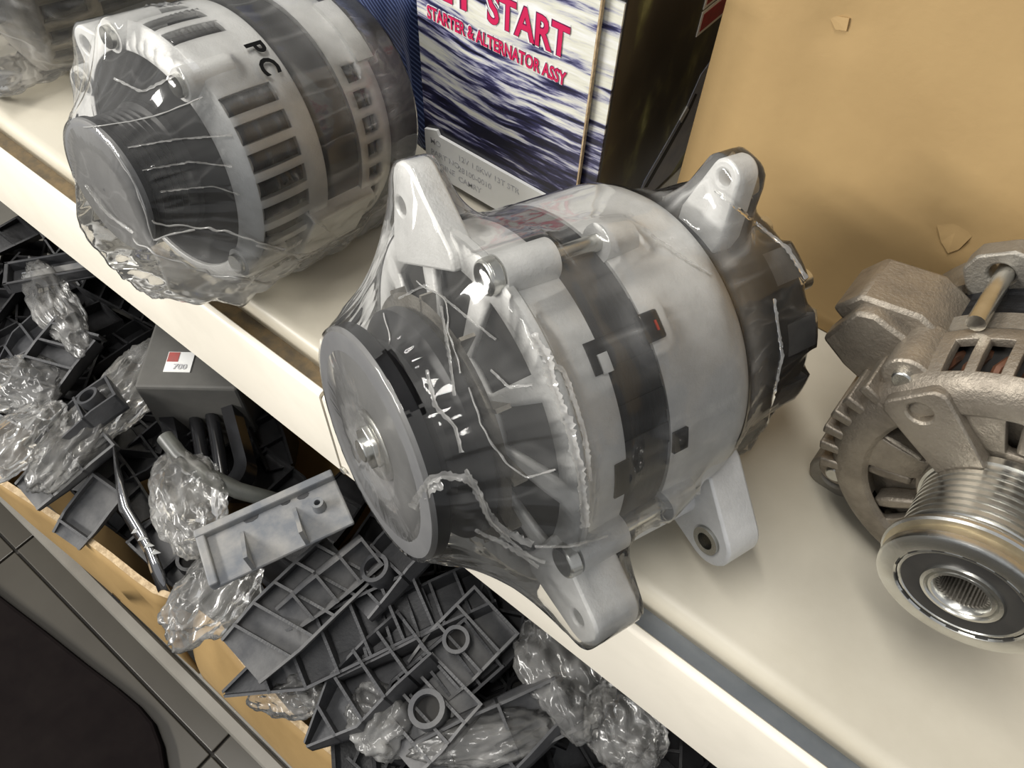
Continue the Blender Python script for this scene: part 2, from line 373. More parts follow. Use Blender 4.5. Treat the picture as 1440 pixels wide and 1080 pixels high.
def patch(th0, th1, s0, s1, r0, r1, n=6):
    """curved block hugging a cylinder"""
    mb = MB(); vs = []
    for k in range(n+1):
        th = th0+(th1-th0)*k/n
        for (y, r) in ((s0, r0), (s1, r0), (s1, r1), (s0, r1)): vs.append(pol(r, th, y))
    fs = [(k*4+a, k*4+(a+1) % 4, k*4+4+(a+1) % 4, k*4+4+a) for k in range(n) for a in range(4)]+[(0, 1, 2, 3), tuple(n*4+a for a in (3, 2, 1, 0))]
    return mb.add(vs, fs)

def film_shell(alt, s0, s1, mat, name='plastic_wrap', ns=130, nt=264, eps=.0006, iters=260, floor=None, amp=.0008, crumple=0, ridge_scale=(9, 34), holes=(), close_front=True, lam=.006, cone=0.):
    """stretch a membrane over everything the alternator is made of (obstacle problem in s, theta)"""
    P = []
    for o in alt.parts:
        me = o.data; me.calc_loop_triangles(); V = np.array([v.co for v in me.vertices]); T = np.array([t.vertices for t in me.loop_triangles])
        if len(T) == 0: continue
        A, B, Cc = V[T[:, 0]], V[T[:, 1]], V[T[:, 2]]
        ar = np.linalg.norm(np.cross(B-A, Cc-A), axis=1); k = np.minimum(400, 2+(ar/4e-7).astype(int)); ix = np.repeat(np.arange(len(T)), k)
        u = rng.random(len(ix)); v = rng.random(len(ix)); sw = u+v > 1; u[sw] = 1-u[sw]; v[sw] = 1-v[sw]
        P.append(A[ix]+(B-A)[ix]*u[:, None]+(Cc-A)[ix]*v[:, None]); P.append(V)
    P = np.concatenate(P)+np.array(alt.off)
    s = P[:, 1]; r = np.hypot(P[:, 0], P[:, 2]); th = np.degrees(np.arctan2(P[:, 0], P[:, 2])) % 360
    i = np.clip(np.round((s-s0)/(s1-s0)*(ns-1)).astype(int), 0, ns-1); j = np.round(th/360*nt).astype(int) % nt
    obs = np.full((ns, nt), .004); np.maximum.at(obs, (i, j), r)
    obs = np.maximum(obs, np.maximum(np.roll(obs, 1, 1), np.roll(obs, -1, 1))*.999)
    S = np.linspace(s0, s1, ns); TH = np.arange(nt)*360/nt
    if floor is not None: obs = np.maximum(obs, floor(S[:, None], TH[None, :]))
    obs += eps; f = obs.copy(); f[:] = np.maximum(f, f.mean(axis=1, keepdims=True)*.6)
    base = np.minimum(np.median(obs, axis=1, keepdims=True), obs.mean(axis=1, keepdims=True)); kk = 9
    bpad = np.vstack([base[:1]]*kk+[base]+[base[-1:]]*kk); base = np.mean([bpad[q:q+ns] for q in range(2*kk+1)], axis=0)
    lamv = np.where(S < cone, .0004, lam)[:, None]
    for k in range(iters):
        g = .25*(np.roll(f, 1, 1)+np.roll(f, -1, 1))
        g[1:-1] += .25*(f[2:]+f[:-2]); g[0] += .5*f[0]; g[-1] += .5*f[-1]
        f = np.maximum(obs, (1-lamv)*g+lamv*base)
    slack = np.clip((f-obs)/.004, 0, 1)
    slack_s = slack.copy()
    slack_s[S < cone] *= .14
    if floor is not None: slack_s = np.maximum(slack_s, np.clip(floor(S[:, None], TH[None, :])/.05, 0, 1)*.9)
    for k in range(6): slack_s = .4*slack_s+.15*(np.roll(slack_s, 1, 1)+np.roll(slack_s, -1, 1))+.15*(np.vstack([slack_s[:1], slack_s[:-1]])+np.vstack([slack_s[1:], slack_s[-1:]]))
    sm = f.copy()
    for k in range(2): sm = .4*sm+.15*(np.roll(sm, 1, 1)+np.roll(sm, -1, 1))+.15*(np.vstack([sm[:1], sm[:-1]])+np.vstack([sm[1:], sm[-1:]]))
    f = np.maximum(sm, obs-eps*.3)
    G = np.zeros((ns, nt, 3))
    for a in range(ns):
        for b in range(nt):
            t = math.radians(TH[b]); e = (math.sin(t), math.cos(t))
            q = Vector((e[0]*ridge_scale[0]*.33, S[a]*ridge_scale[1], e[1]*ridge_scale[0]*.33))
            nn = 1-2*abs(noise.noise(q)); n2 = 1-2*abs(noise.noise(q*2.7+Vector((5, 3, 1))))
            d = amp*slack[a, b]*(nn+.5*n2)
            if crumple:
                cw = max(0, -math.cos(t)-.15)
                if cw > 0: d += crumple*cw*(abs(noise.noise(Vector((e[0]*5, S[a]*50, e[1]*5))))+.35*abs(noise.noise(Vector((e[0]*14, S[a]*90, e[1]*14)))))
            rr = f[a, b]+d; G[a, b] = (rr*e[0], S[a], rr*e[1])
    # film never goes under the shelf deck
    up = Vector(alt.fr.u); nn_ = alt.fr.n; c = alt.fr.c
    W = c+alt.fr.k*(G[..., 0:1]*alt.fr.w+G[..., 1:2]*nn_+G[..., 2:3]*alt.fr.u)
    low = (W[..., 2] < .0008) & (W[..., 1] > .002); dz = np.where(low, .0008-W[..., 2], 0)
    for k, ax in enumerate((alt.fr.w, alt.fr.n, alt.fr.u)): G[..., k] += dz*ax[2]/alt.fr.k
    rows = []
    if close_front:
        for q in (0.02, .2, .4, .6, .8, .93):
            row = G[0].copy(); row[:, 0] *= q; row[:, 2] *= q; row[:, 1] = s0-.0006*(1-q*q)+.0003*np.array([noise.noise(Vector((x*160, 7, z*160))) for x, _, z in row]); rows.append(row)
    rear = []
    for q in (.93, .8, .5, .2, .02):
        row = G[-1].copy(); row[:, 0] *= q; row[:, 2] *= q; row[:, 1] = s1+.004*(1-q); rear.append(row)
    A = np.stack(rows+list(G)+rear); na = len(A)
    keep = []
    vs = A.reshape(-1, 3)
    for a in range(na-1):
        for b in range(nt):
            cs = A[a, b]
            th_ = math.degrees(math.atan2(cs[0], cs[2]))
            if any(abs(cs[1]-hs) < ds and abs((th_-ht+180) % 360-180) < dt*(.8+.3*nz(cs, 500)) for hs, ds, ht, dt in holes) and a > len(rows): continue
            keep.append((a*nt+b, a*nt+(b+1) % nt, (a+1)*nt+(b+1) % nt, (a+1)*nt+b))
    me = bpy.data.meshes.new(name); me.from_pydata([tuple(Vector(q)-alt.off) for q in vs], [], keep)
    uv = me.uv_layers.new(name='UVMap'); lv = np.zeros(len(me.loops), int); me.loops.foreach_get('vertex_index', lv)
    aa = lv//nt; bb = lv % nt
    # wrap seam of the u coordinate
    lp = bb.reshape(-1, 4).copy() if len(bb) % 4 == 0 else None
    wr = (lp.max(1)-lp.min(1)) > nt/2; lp[wr] = np.where(lp[wr] == 0, nt, lp[wr]); bb = lp.reshape(-1)
    uvs = np.stack([bb/nt, aa/na], 1).astype(np.float32).reshape(-1); uv.data.foreach_set('uv', uvs)
    at_ = me.attributes.new('slack', 'FLOAT', 'POINT'); sv = np.concatenate([np.full((len(rows), nt), .25), slack_s, np.full((len(rear), nt), .3)]).astype(np.float32).reshape(-1); at_.data.foreach_set('value', sv)
    for p in me.polygons: p.use_smooth = True
    me.materials.append(M[mat]); o = bpy.data.objects.new(name, me); COL.objects.link(o); o.parent = alt.root
    return o

def hexnut(mb, y0, y1, r):
    o = [(r*math.cos(math.pi*k/3), r*math.sin(math.pi*k/3)) for k in range(6)]
    return mb.prism(o, lambda a, b, c: (a, c, b), y0, y1)

# ---- the big wrapped alternator in the middle
A = Alt('alternator', Frame([-.1123, -.0325, .0807], [.3228, .936, -.1404]), .06, .063)
pu = A.part(MB().lathe([(.0035, 0.0), (.0035, .0125), (.0008, .0150), (.0003, .0165), (0, .0390), (.0006, .0412), (.0018, .0420)], 96), 'pulley', 'pulley_grey')
A.part(MB().lathe([(.0018, .0420), (.0062, .0420), (.0070, .0412), (.0115, .0335), (.0140, .0335), (.0185, .0412), (.0192, .0420), (.0235, .0420), (.0240, .041), (.0240, .014), (.034, .014)], 96), 'pulley_rim', 'black', pu)
A.part(MB().lathe([(.0030, .0075), (.0006, .0075), (.0002, .0085), (.0002, .0118), (.0010, .0128), (.0035, .0130)], 40), 'hub_washer', 'steel', pu)
A.part(hexnut(MB(), -.0015, .0035, .0082).cyl((0, -.0038, 0), (0, .003, 0), .0042, n=20), 'shaft_nut', 'steel', pu, bevel=.0004)
fb = MB().lathe([(.0262, .016), (.0262, .046)], 72)
for k in range(12):
    f = radial(k*30); fb.prism([(-.0006, .026), (.0006, .026), (.006, .047), (.0045, .047)], f, .0262, .0315)
A.part(fb, 'fan', 'alu_mid', smooth=30)  # darker metal paints in the dimness under the film cone
win = lambda s, r, t: .030 < r < .0555 and ((t+6) % 36) > 8
br = A.part(MB().lathe([(.0330, .0185), (.0330, .029), (.0338, .0305), (.0350, .040), (.0362, .050), (.0372, .056), (.0372, .0655), (.0380, .0665), (.0405, .0665), (.0415, .0655), (.0420, .0632), (.0578, .0628), (.0580, .0600)], 160, skip=win), 'front_bracket', 'alu', solid=.0025)
A.part(MB().lathe([(.039, .02), (.041, .058), (.052, .058)], 64), 'winding', 'void', film=False)
# lugs on the front bracket
f = radial(-36.5); A.part(MB().plate_hole(ear_outline(.025, .052, .0085, .0870), (-.0070, .0725), .0032, f, .0345, .0440), 'mounting_lug', 'alu', br, bevel=.001)
f = radial(103.5); A.part(MB().plate_hole(ear_outline(.0165, .055, .0105, .0915), (0, .0812), .0032, f, .0350, .0530), 'mounting_lug', 'alu', br, bevel=.001)
f = radial(168); A.part(MB().plate_hole(ear_outline(.018, .055, .010, .0735), (0, .062), .003, f, .0380, .0520), 'mounting_lug', 'alu', br, bevel=.001)
# stator
st = A.part(MB().lathe([(.050, .0605), (.0575, .0605), (.0578, .0617), (.0765, .0617), (.0770, .0600)], 160), 'stator', 'lamin')
for th in (20, 36, 47, 58):
    A.part(patch(th, th+7, .0582, .0762, .0615, .0624), 'lamination_rib', 'lamin', st)
A.part(patch(27.2, 36.5, .0530, .0585, .060, .0636), 'notch_insert', 'black', st); A.part(patch(63, 75, .0530, .0585, .060, .0636), 'notch_insert', 'black', st)
A.part(patch(31.3, 36.8, .0556, .0592, .060, .0641), 'notch_tongue', 'alu', st)
tab = A.part(patch(25.5, 34, .0740, .0815, .060, .0650), 'terminal_clip', 'black_gloss', st, bevel=.0008)
A.part(patch(28.6, 31.5, .0785, .0793, .0640, .0654), 'red_mark', 'amber', tab)
A.part(patch(62, 69, .0770, .0830, .060, .0640), 'notch_insert', 'black', st)
# rear bracket
rbk = A.part(MB().lathe([(.0762, .0600), (.0765, .0628), (.1060, .0630), (.1110, .0622), (.1150, .0600), (.1180, .0560), (.1200, .0500), (.1200, .0300)], 160), 'rear_bracket', 'alu')
f = radial(116); A.part(MB().plate_hole(ear_outline(.022, .050, .0115, .0950), (0, .0835), .0058, f, .1060, .1230, n=48), 'mounting_lug', 'alu', rbk, film=False, bevel=.0012)
bush = A.part(MB().lathe([(.1050, .0036), (.1050, .0060), (.1240, .0060), (.1240, .0036), (.1050, .0036)], 28), 'lug_bushing', 'steel', rbk, film=False)
bush.location = Vector(pol(.0835, 116, 0))
f = radial(3); A.part(MB().plate_hole(ear_outline(.012, .050, .0062, .0850), (0, .0785), .0028, f, .1230, .1330), 'mounting_lug', 'alu', rbk, bevel=.001)
for th, r in ((1, .0655), (92, .0655), (182, .0645), (238, .0640)):
    hd = MB(); p = pol(r, th, 0)
    hd.cyl(pol(r, th, .0340), pol(r, th, .0388), .0056, .0060, 18)
    A.part(hd, 'bolt_head', 'steel', br, bevel=.0008)
    A.part(MB().cyl(pol(r-.001, th, .0390), pol(r-.001, th, .0580), .0068, .0068, 22), 'bolt_boss', 'alu', br)
    A.part(MB().cyl(pol(r-.001, th, .0575), pol(r-.001, th, .0770), .0030, None, 14), 'through_bolt', 'steel', br)
    A.part(MB().cyl(pol(r-.0015, th, .0765), pol(r-.004, th, .0900), .0066, .0058, 22), 'bolt_boss', 'alu', rbk)
A.part(MB().cyl(pol(.0650, 117, .0760), pol(.0650, 117, .1060), .0052, .0060, 20), 'bolt_boss', 'alu', rbk, film=False)
A.part(MB().cyl(pol(.0650, 117, .0752), pol(.0650, 117, .0765), .0030, .0030, 16), 'bolt_end', 'black', rbk, film=False)
rc = A.part(MB().lathe([(.1195, .0560), (.1210, .0545), (.1400, .0530), (.1580, .0500), (.1630, .0460), (.1650, .0380), (.1650, 0)], 96), 'rear_cover', 'black')
for th in (20, 50, 80, -20, -55):
    A.part(patch(th, th+14, .1450, .1600, .0480, .0522), 'cover_rib', 'plastic_dusty', rc)
for th, l in ((38, .012), (66, .009), (-5, .010)):
    A.part(MB().cyl(pol(.036, th, .163), pol(.036, th, .165+l), .0042, None, 16).cyl(pol(.036, th, .166), pol(.036, th, .170), .0062, None, 6), 'terminal_post', 'steel', rc)
A.part(MB().box(.020, .048, .135, .160, -.046, -.016), 'connector', 'black', rc, bevel=.002)
filmA = film_shell(A, -.0008, .1685, 'film', amp=.0013, iters=420, crumple=.002, ridge_scale=(26, 14), cone=.036, lam=.014, holes=((.0040, .0024, 10, 18),))
tag(A.root, 'large alternator wrapped in clear film with solid flat pulley overhanging the shelf edge', 'alternator')

dg = bpy.context.evaluated_depsgraph_get(); dg.update()
def film_bvh(o):
    mw = o.matrix_world if o.parent is None else o.parent.matrix_world@o.matrix_basis
    me = o.data; return BVHTree.FromPolygons([mw@v.co for v in me.vertices], [tuple(p.vertices) for p in me.polygons]), mw
def hit(bvh, px, py, lift=.0006):
    d = Vector(ray(px, py)).normalized(); loc, nrm, _, _ = bvh.ray_cast(Vector(CAM), d)
    return None if loc is None else loc-d*lift
bvA, mwA = film_bvh(filmA); invA = A.root.matrix_world.inverted()
def rope(alt, bv, pix, r, name, mat, parent, n=6, wob=.0006):
    """twisted loose edge of film lying on the wrap"""
    pts = []
    for a, b in zip(pix[:-1], pix[1:]):
        L = max(2, int(math.hypot(b[0]-a[0], b[1]-a[1])/5))
        for k in range(L):
            q = (a[0]+(b[0]-a[0])*k/L, a[1]+(b[1]-a[1])*k/L); h = hit(bv, *q, lift=.0004)
            if h is not None: pts.append(h+Vector((nz((q[0], q[1], 1), .09), nz((q[0], q[1], 5), .09), nz((q[0], q[1], 9), .09)))*wob)
    inv = alt.root.matrix_world.inverted(); pts = [inv@p for p in pts]
    for k in range(2): pts = [pts[0]]+[(pts[i-1]+pts[i]*2+pts[i+1])/4 for i in range(1, len(pts)-1)]+[pts[-1]]
    rs = [.6*r*(.55+.6*abs(nz((i*.21, 3, 2), 1.)*1.6)) for i in range(len(pts))]
    mb = MB().tube(pts, rs, n); o = mb.build(name, mat, parent, smooth=60); return o
def ribbon(alt, bv, pix, wd, name, mat, parent, seed=0, lift=.0012):
    """crinkled loose strip of film standing off the wrap"""
    pts = []
    for a, b in zip(pix[:-1], pix[1:]):
        L = max(2, int(math.hypot(b[0]-a[0], b[1]-a[1])/3.5))
        for k in range(L):
            q = (a[0]+(b[0]-a[0])*k/L, a[1]+(b[1]-a[1])*k/L); h = hit(bv, *q, lift=.0004)
            if h is not None: pts.append(h)
    inv = alt.root.matrix_world.inverted(); view = inv.to_3x3()@Vector(ray(720, 540)).normalized(); pts = [inv@p for p in pts]
    for k in range(2): pts = [pts[0]]+[(pts[i-1]+pts[i]*2+pts[i+1])/4 for i in range(1, len(pts)-1)]+[pts[-1]]
    n = len(pts); G = np.zeros((n, 5, 3))
    for i, p in enumerate(pts):
        d = (pts[min(i+1, n-1)]-pts[max(i-1, 0)]).normalized(); side = d.cross(view).normalized()
        wl = wd*(.45+.9*abs(nz((i*.33, seed, 1), 1.))); wr = wd*(.45+.9*abs(nz((i*.41, seed, 7), 1.)))
        for c_, t in enumerate((-1, -.5, 0, .5, 1)):
            up = lift*(abs(t)**1.5)*(.4+1.2*abs(nz((i*.29, seed+c_, 3), 1.)))+.0006*nz((i*.5, c_*1.3, seed), 1.)
            G[i, c_] = p+side*(t*(wl if t < 0 else wr))-view*up
    return MB().grid(G).build(name, mat, parent, smooth=50)
ribbon(A, bvA, [(594, 700), (601, 676), (622, 668), (655, 672), (668, 684), (690, 728), (712, 748), (752, 768)], .0019, 'film_fold', 'film_milky', filmA, 1)
ribbon(A, bvA, [(752, 768), (800, 768), (858, 752)], .0008, 'film_fold', 'film_milky', filmA, 2)
ribbon(A, bvA, [(582, 716), (592, 696), (606, 684), (622, 672)], .0034, 'film_fold', 'film_milky', filmA, 3, lift=.002)
ribbon(A, bvA, [(655, 660), (672, 690), (690, 735), (740, 780), (770, 792)], .0010, 'film_fold', 'film_milky', filmA, 4)
ribbon(A, bvA, [(748, 470), (770, 505), (778, 545), (800, 600), (815, 660), (824, 745)], .0021, 'film_seam', 'film_milky', filmA, 5, lift=.0018)
ribbon(A, bvA, [(776, 512), (792, 520), (806, 560), (822, 610), (830, 680)], .0012, 'film_seam', 'film_milky', filmA, 6, lift=.0015)
rope(A, bvA, [(660, 545), (676, 598), (712, 652), (740, 672), (788, 658)], .0008, 'film_fold', 'film_milky', filmA)
rope(A, bvA, [(585, 395), (625, 420), (632, 470), (650, 530)], .0006, 'film_fold', 'film_milky', filmA)
rope(A, bvA, [(540, 440), (548, 470), (545, 500), (575, 540)], .0006, 'film_fold', 'film_milky', filmA)

for pix, wd in (([(915, 330), (960, 362), (1004, 388)], .0006), ([(1005, 268), (1060, 312), (1108, 350), (1138, 398)], .0012), ([(1088, 420), (1100, 500), (1078, 600)], .0009),
                ([(620, 430), (632, 500), (640, 560)], .0007), ([(600, 520), (612, 570), (640, 600), (650, 640)], .0009), ([(690, 520), (716, 545), (752, 540)], .0007), ([(668, 745), (720, 770), (760, 800)], .0010), ([(560, 420), (600, 400), (650, 440), (700, 480)], .0006)):
    ribbon(A, bvA, pix, wd, 'film_fold', 'film_milky', filmA, int(pix[0][0]) % 17, lift=.0007)
rope(A, bvA, [(903, 268), (918, 254), (934, 243)], .0042, 'cable_tie', 'tie', A.root, wob=0)
# ---- the wrapped alternator at upper left
B = Alt('alternator', Frame(at(150, 264, .330), [.0014, .9819, -.1896], .962), .07, .062)
pu = B.part(MB().lathe([(.0006, 0), (.0003, .014), (0, .0280), (.0008, .0297), (.002, .0300)], 80), 'pulley', 'pulley_grey')
prof = [(.002, .0300), (.0042, .0300), (.005, .0285)]
for k in range(6): y = .0052+.0031*k; prof += [(y, .0285), (y+.0015, .0262), (y+.003, .0285)]
prof += [(.0245, .0300), (.0275, .0300), (.0275, .012), (.036, .012)]
B.part(MB().lathe(prof, 80), 'pulley_rim', 'black', pu)
def slotsB(s, r, t):
    if not (.0345 < s < .0605 and r > .058): return False
    tt = (t+180) % 360-180
    if 17 < tt < 36 or tt > 125 or tt < -75: return False
    return (tt-39) % 11.25 < 7.6
B.part(MB().lathe([(.0300, .012), (.0305, .0520)], 80), 'shade_disc', 'black')  # black disc stands in for the shade inside the bracket mouth
bp_ = [(.0310, .0500), (.0290, .0505), (.0290, .0530), (.0300, .0550), (.0325, .0590), (.0345, .0612)]+[(.0345+.0026*k, .0615+.0005*math.sin(k/10*math.pi)) for k in range(1, 11)]+[(.0640, .0620), (.0715, .0620), (.0718, .0590)]
brB = B.part(MB().lathe(bp_, 192, skip=slotsB), 'front_bracket', 'alu', solid=.003, bevel=.0006)
B.part(MB().lathe([(.0320, .02), (.0335, .0500), (.0400, .0535), (.0700, .0560)], 96), 'winding', 'lamin', film=False)
f = radial(-57); B.part(MB().plate_hole(ear_outline(.020, .050, .009, .0715), (0, .063), .004, f, .0330, .0480), 'mounting_lug', 'alu', brB, bevel=.001)
f = radial(114); B.part(MB().prism([(-.020, .05), (.020, .05), (.016, .064), (-.016, .064)], f, .060, .100), 'bracket_foot', 'alu', brB, bevel=.001)
for th in (-20, 27, 118, 205, 290):
    B.part(MB().cyl(pol(.0560, th, .0275), pol(.0560, th, .0500), .0068, .0072, 20), 'bolt_boss', 'alu', brB)
    B.part(MB().cyl(pol(.0560, th, .0250), pol(.0560, th, .0280), .0046, .0050, 16), 'bolt_head', 'steel', brB)
B.part(MB().lathe([(.0650, .0590), (.0700, .0600), (.0950, .0600), (.1000, .0590)], 128), 'stator', 'black')
def slotsB2(s, r, t):
    tt = (t+180) % 360-180
    if not (.0985 < s < .1075 and r > .06): return False
    return 44 < tt < 120 and (tt-44) % 11.25 < 6.2
B.part(MB().lathe([(.0935, .0590), (.0938, .0620), (.0985, .0620), (.1030, .0618), (.1075, .0614), (.1130, .0606), (.1180, .0580), (.1185, .040)], 192, skip=slotsB2), 'rear_bracket', 'alu', solid=.003)
B.part(patch(14, 44, .108, .118, .058, .0634), 'bracket_lug', 'alu')
B.part(MB().lathe([(.108, .0560), (.1300, .0575), (.1400, .0555), (.1440, .0500), (.1450, .0400), (.1450, 0)], 96), 'rear_cover', 'plastic_dusty')
def floorB(S, T):
    t = np.radians(T); k = np.clip((-np.cos(t)-.25)/.5, 0, 1); return k*(.052+.017*np.clip((S-.0)/.03, 0, 1))+0*S
filmB = film_shell(B, -.0008, .1480, 'film_left', amp=.0010, iters=360, cone=.033, floor=floorB, crumple=.008, ridge_scale=(30, 14), holes=((.0325, .0016, 24, 3.2),))
# letters stamped on the casting
def text_mesh(txt, size, mat, name, parent, matrix, extrude=.0002, offset=0., spacing=1., bold=False, xs=1., fit=None):
    cu = bpy.data.curves.new('text', 'FONT'); cu.body = txt; cu.size = size; cu.extrude = extrude; cu.offset = offset; cu.space_character = spacing; cu.resolution_u = 3
    to = bpy.data.objects.new('text', cu); COL.objects.link(to); dg = bpy.context.evaluated_depsgraph_get(); dg.update()
    me = bpy.data.meshes.new_from_object(to.evaluated_get(dg)); bpy.data.objects.remove(to)
    me.materials.clear(); me.materials.append(M[mat])
    o = bpy.data.objects.new(name, me); COL.objects.link(o); o.parent = parent
    if fit: xv = [v.co.x for v in me.vertices]; xs = fit/(max(xv)-min(xv))
    for v in me.vertices: v.co.x *= xs
    o.matrix_basis = matrix; return o
def stamp(alt, th, s, r, txt, size):
    t = math.radians(th); er = Vector((math.sin(t), 0, math.cos(t))); et = Vector((math.cos(t), 0, -math.sin(t))); es = Vector((0, 1, 0))
    mt = Matrix.Identity(4); p = er*r+es*s-alt.off
    for i in range(3): mt[i][0] = et[i]; mt[i][1] = es[i]; mt[i][2] = er[i]; mt[i][3] = p[i]
    return text_mesh(txt, size, 'ink_black', 'lettering', alt.root, mt, .00015, .00030)
stamp(B, 23.5, .0595, .0640, 'P', .0120); stamp(B, 31.0, .0590, .0640, 'C', .0120)
bvB, _ = film_bvh(filmB)
rope(B, bvB, [(118, 180), (170, 172), (215, 165), (290, 135)], .0007, 'film_fold', 'film_milky', filmB)
for pix, wd in (([(180, 208), (250, 196), (330, 190)], .0006), ([(200, 240), (270, 228), (330, 235)], .0006), ([(225, 270), (300, 262), (340, 275)], .0005), ([(120, 260), (150, 300), (190, 330)], .0010), ([(160, 110), (200, 130), (250, 105)], .0008), ([(430, 300), (470, 330), (500, 380)], .0010), ([(360, 345), (420, 360), (470, 350)], .0012)):
    ribbon(B, bvB, pix, wd, 'film_fold', 'film_milky', filmB, int(pix[0][0]) % 17, lift=.0008)
rope(B, bvB, [(150, 200), (185, 250), (205, 300), (215, 340), (235, 330), (280, 322)], .0009, 'film_fold', 'film_milky', filmB)
rope(B, bvB, [(212, 312), (255, 318), (300, 322), (360, 340), (400, 352)], .0012, 'film_fold', 'film_milky', filmB, wob=.002)
rope(B, bvB, [(185, 335), (240, 368), (300, 385), (380, 398), (440, 396)], .0013, 'film_fold', 'film_milky', filmB, wob=.002)
tag(B.root, 'film-wrapped alternator with slotted grey casing and letters PC beside the printed carton', 'alternator')

# ---- the far-left wrapped alternator, mostly out of frame
Cc = Alt('alternator', Frame([-.520, .030, .066], [.10, .985, -.05]), .06, .062)
Cc.part(MB().lathe([(0, 0), (0, .028), (.002, .030), (.0265, .030), (.0265, .012), (.034, .012)], 64), 'pulley', 'black')
def slotsC(s, r, t): return .034 < s < .060 and r > .055 and (t % 15) < 9
brC = Cc.part(MB().lathe([(.028, .016), (.029, .050), (.034, .061), (.047, .0625), (.060, .0625), (.068, .062), (.068, .058)], 144, skip=slotsC), 'front_bracket', 'alu_mid', solid=.003)
Cc.part(MB().lathe([(.032, .02), (.036, .053), (.066, .055)], 64), 'winding', 'void', film=False)
stC = Cc.part(MB().lathe([(.064, .059), (.110, .059)], 96), 'stator', 'black')
for k in range(24): Cc.part(patch(k*15, k*15+7, .067, .108, .0585, .0625, 2), 'cooling_rib', 'plastic_grey', stC)
Cc.part(MB().lathe([(.105, .059), (.106, .0625), (.125, .061), (.132, .052), (.132, 0)], 96), 'rear_bracket', 'alu_mid')
film_shell(Cc, -.0008, .136, 'film_far', ns=90, nt=200, amp=.0016, iters=240, floor=lambda S, T: np.clip((-np.cos(np.radians(T))-.3)/.5, 0, 1)*.064+0*S, crumple=.006, ridge_scale=(22, 40))
tag(Cc.root, 'film-wrapped alternator with dark ribs, cut off by the top left corner of the photo', 'alternator')

# ---- the bare alternator on the right
D = Alt('alternator', Frame(at(1350, 839, .256), [.008, .9999, -.0101]), .06, .062)
pu = D.part(MB().lathe([(.0006, .0205), (0, .0212), (0, .0258), (.0006, .0270), (.0016, .0272), (.0034, .0270), (.0040, .0262)], 120), 'pulley', 'steel')
D.part(MB().lathe([(.0040, .0262), (.0044, .0258), (.0068, .0258), (.0074, .0276)], 120), 'pulley_groove', 'brass_film', pu)
prof = [(.0074, .0276), (.0080, .0284), (.0090, .0284), (.0096, .0276), (.0120, .0256), (.0128, .0252)]
for k in range(8): y = .0128+.0029*k; prof += [(y+.0007, .0254), (y+.0013, .0240), (y+.0019, .0254), (y+.0026, .0254)]
prof += [(.0366, .0256), (.0370, .0266), (.0396, .0268), (.0400, .0262), (.0400, .018)]
D.part(MB().lathe(prof, 120), 'ribbed_belt_face', 'steel', pu)
D.part(MB().lathe([(.0010, .0205), (.0006, .0200), (.0006, .0192), (.0012, .0188)], 96), 'bearing_ring', 'steel', pu)
D.part(MB().lathe([(.0010, .0190), (.0008, .0180), (.0010, .0140), (.0014, .0128)], 96), 'bearing_seal', 'rubber', pu)
D.part(MB().lathe([(.0016, .0130), (.0004, .0126), (.0002, .0114), (.0010, .0110), (.0014, .0106), (.0006, .0102), (.0004, .0092), (.0014, .0084), (.0060, .0082)], 96), 'inner_race', 'steel', pu)
teeth = MB().lathe([(.0030, .0082), (.0300, .0082)], 64).lathe([(.018, .0082), (.018, .005), (.0155, .0045), (.0155, 0)], 48)
for k in range(36):
    f = radial(k*10); teeth.prism([(-.00035, .0084), (.00035, .0084), (.0002, .0074), (-.0002, .0074)], f, .0028, .0120)
D.part(teeth, 'splined_bore', 'alu_mid', pu, smooth=30)  # darker metal puts the shade of the bore into its colour
for k in range(14):
    D.part(patch(k*25.7, k*25.7+11, .0001, .0012, .0205, .0209, 4), 'staking_mark', 'rubber', pu)
# front bracket with windows between the spokes and slots round the shoulder (everything behind the pulley sits a little further back)
D.off = D.off-Vector((0, .005, 0))
def winD(s, r, t):
    tt = (t+180) % 360-180
    if r < .0560: return .0285 < r < .0452 and ((tt+46) % 60) > 20 and ((tt+46) % 60) < 57
    return .0375 < s < .0530 and not (-70 < tt < -49) and not (50 < tt < 65) and ((tt+49.5) % 9.5) > 3.4 and abs(tt) < 170
bD = D.part(MB().lathe([(.0380, .0180), (.0360, .0190), (.0355, .0285), (.0345, .0300), (.0335, .0400), (.0335, .0450), (.0318, .0470), (.0316, .0520), (.0325, .0560), (.0345, .0590), (.0375, .0608), (.0450, .0618), (.0530, .0622), (.0580, .0622), (.0600, .0612)], 216, skip=winD), 'front_bracket', 'alu_dark', solid=.0035, bevel=.0007)
fn = MB().lathe([(.0420, .016), (.0420, .0500)], 72)
for k in range(15):
    f = radial(k*24+7); fn.prism([(-.0022, .030), (.0022, .030), (.0028, .040), (.0022, .0465), (-.0022, .0465), (-.0028, .040)], f, .0345, .0420)
D.part(fn, 'fan', 'alu_dark', film=False, bevel=.0012)
D.part(MB().lathe([(.044, .02), (.0440, .0545), (.058, .0560)], 72), 'winding', 'void', film=False)
cw = MB()
for k in range(40):
    th = -180+k*9+2.5; cw.tube([pol(.0535, th, .040), pol(.0562, th+1, .0445), pol(.0562, th+3, .049), pol(.0540, th+4, .0545)], .0021, 8)
D.part(cw, 'copper_winding', 'copper', film=False)
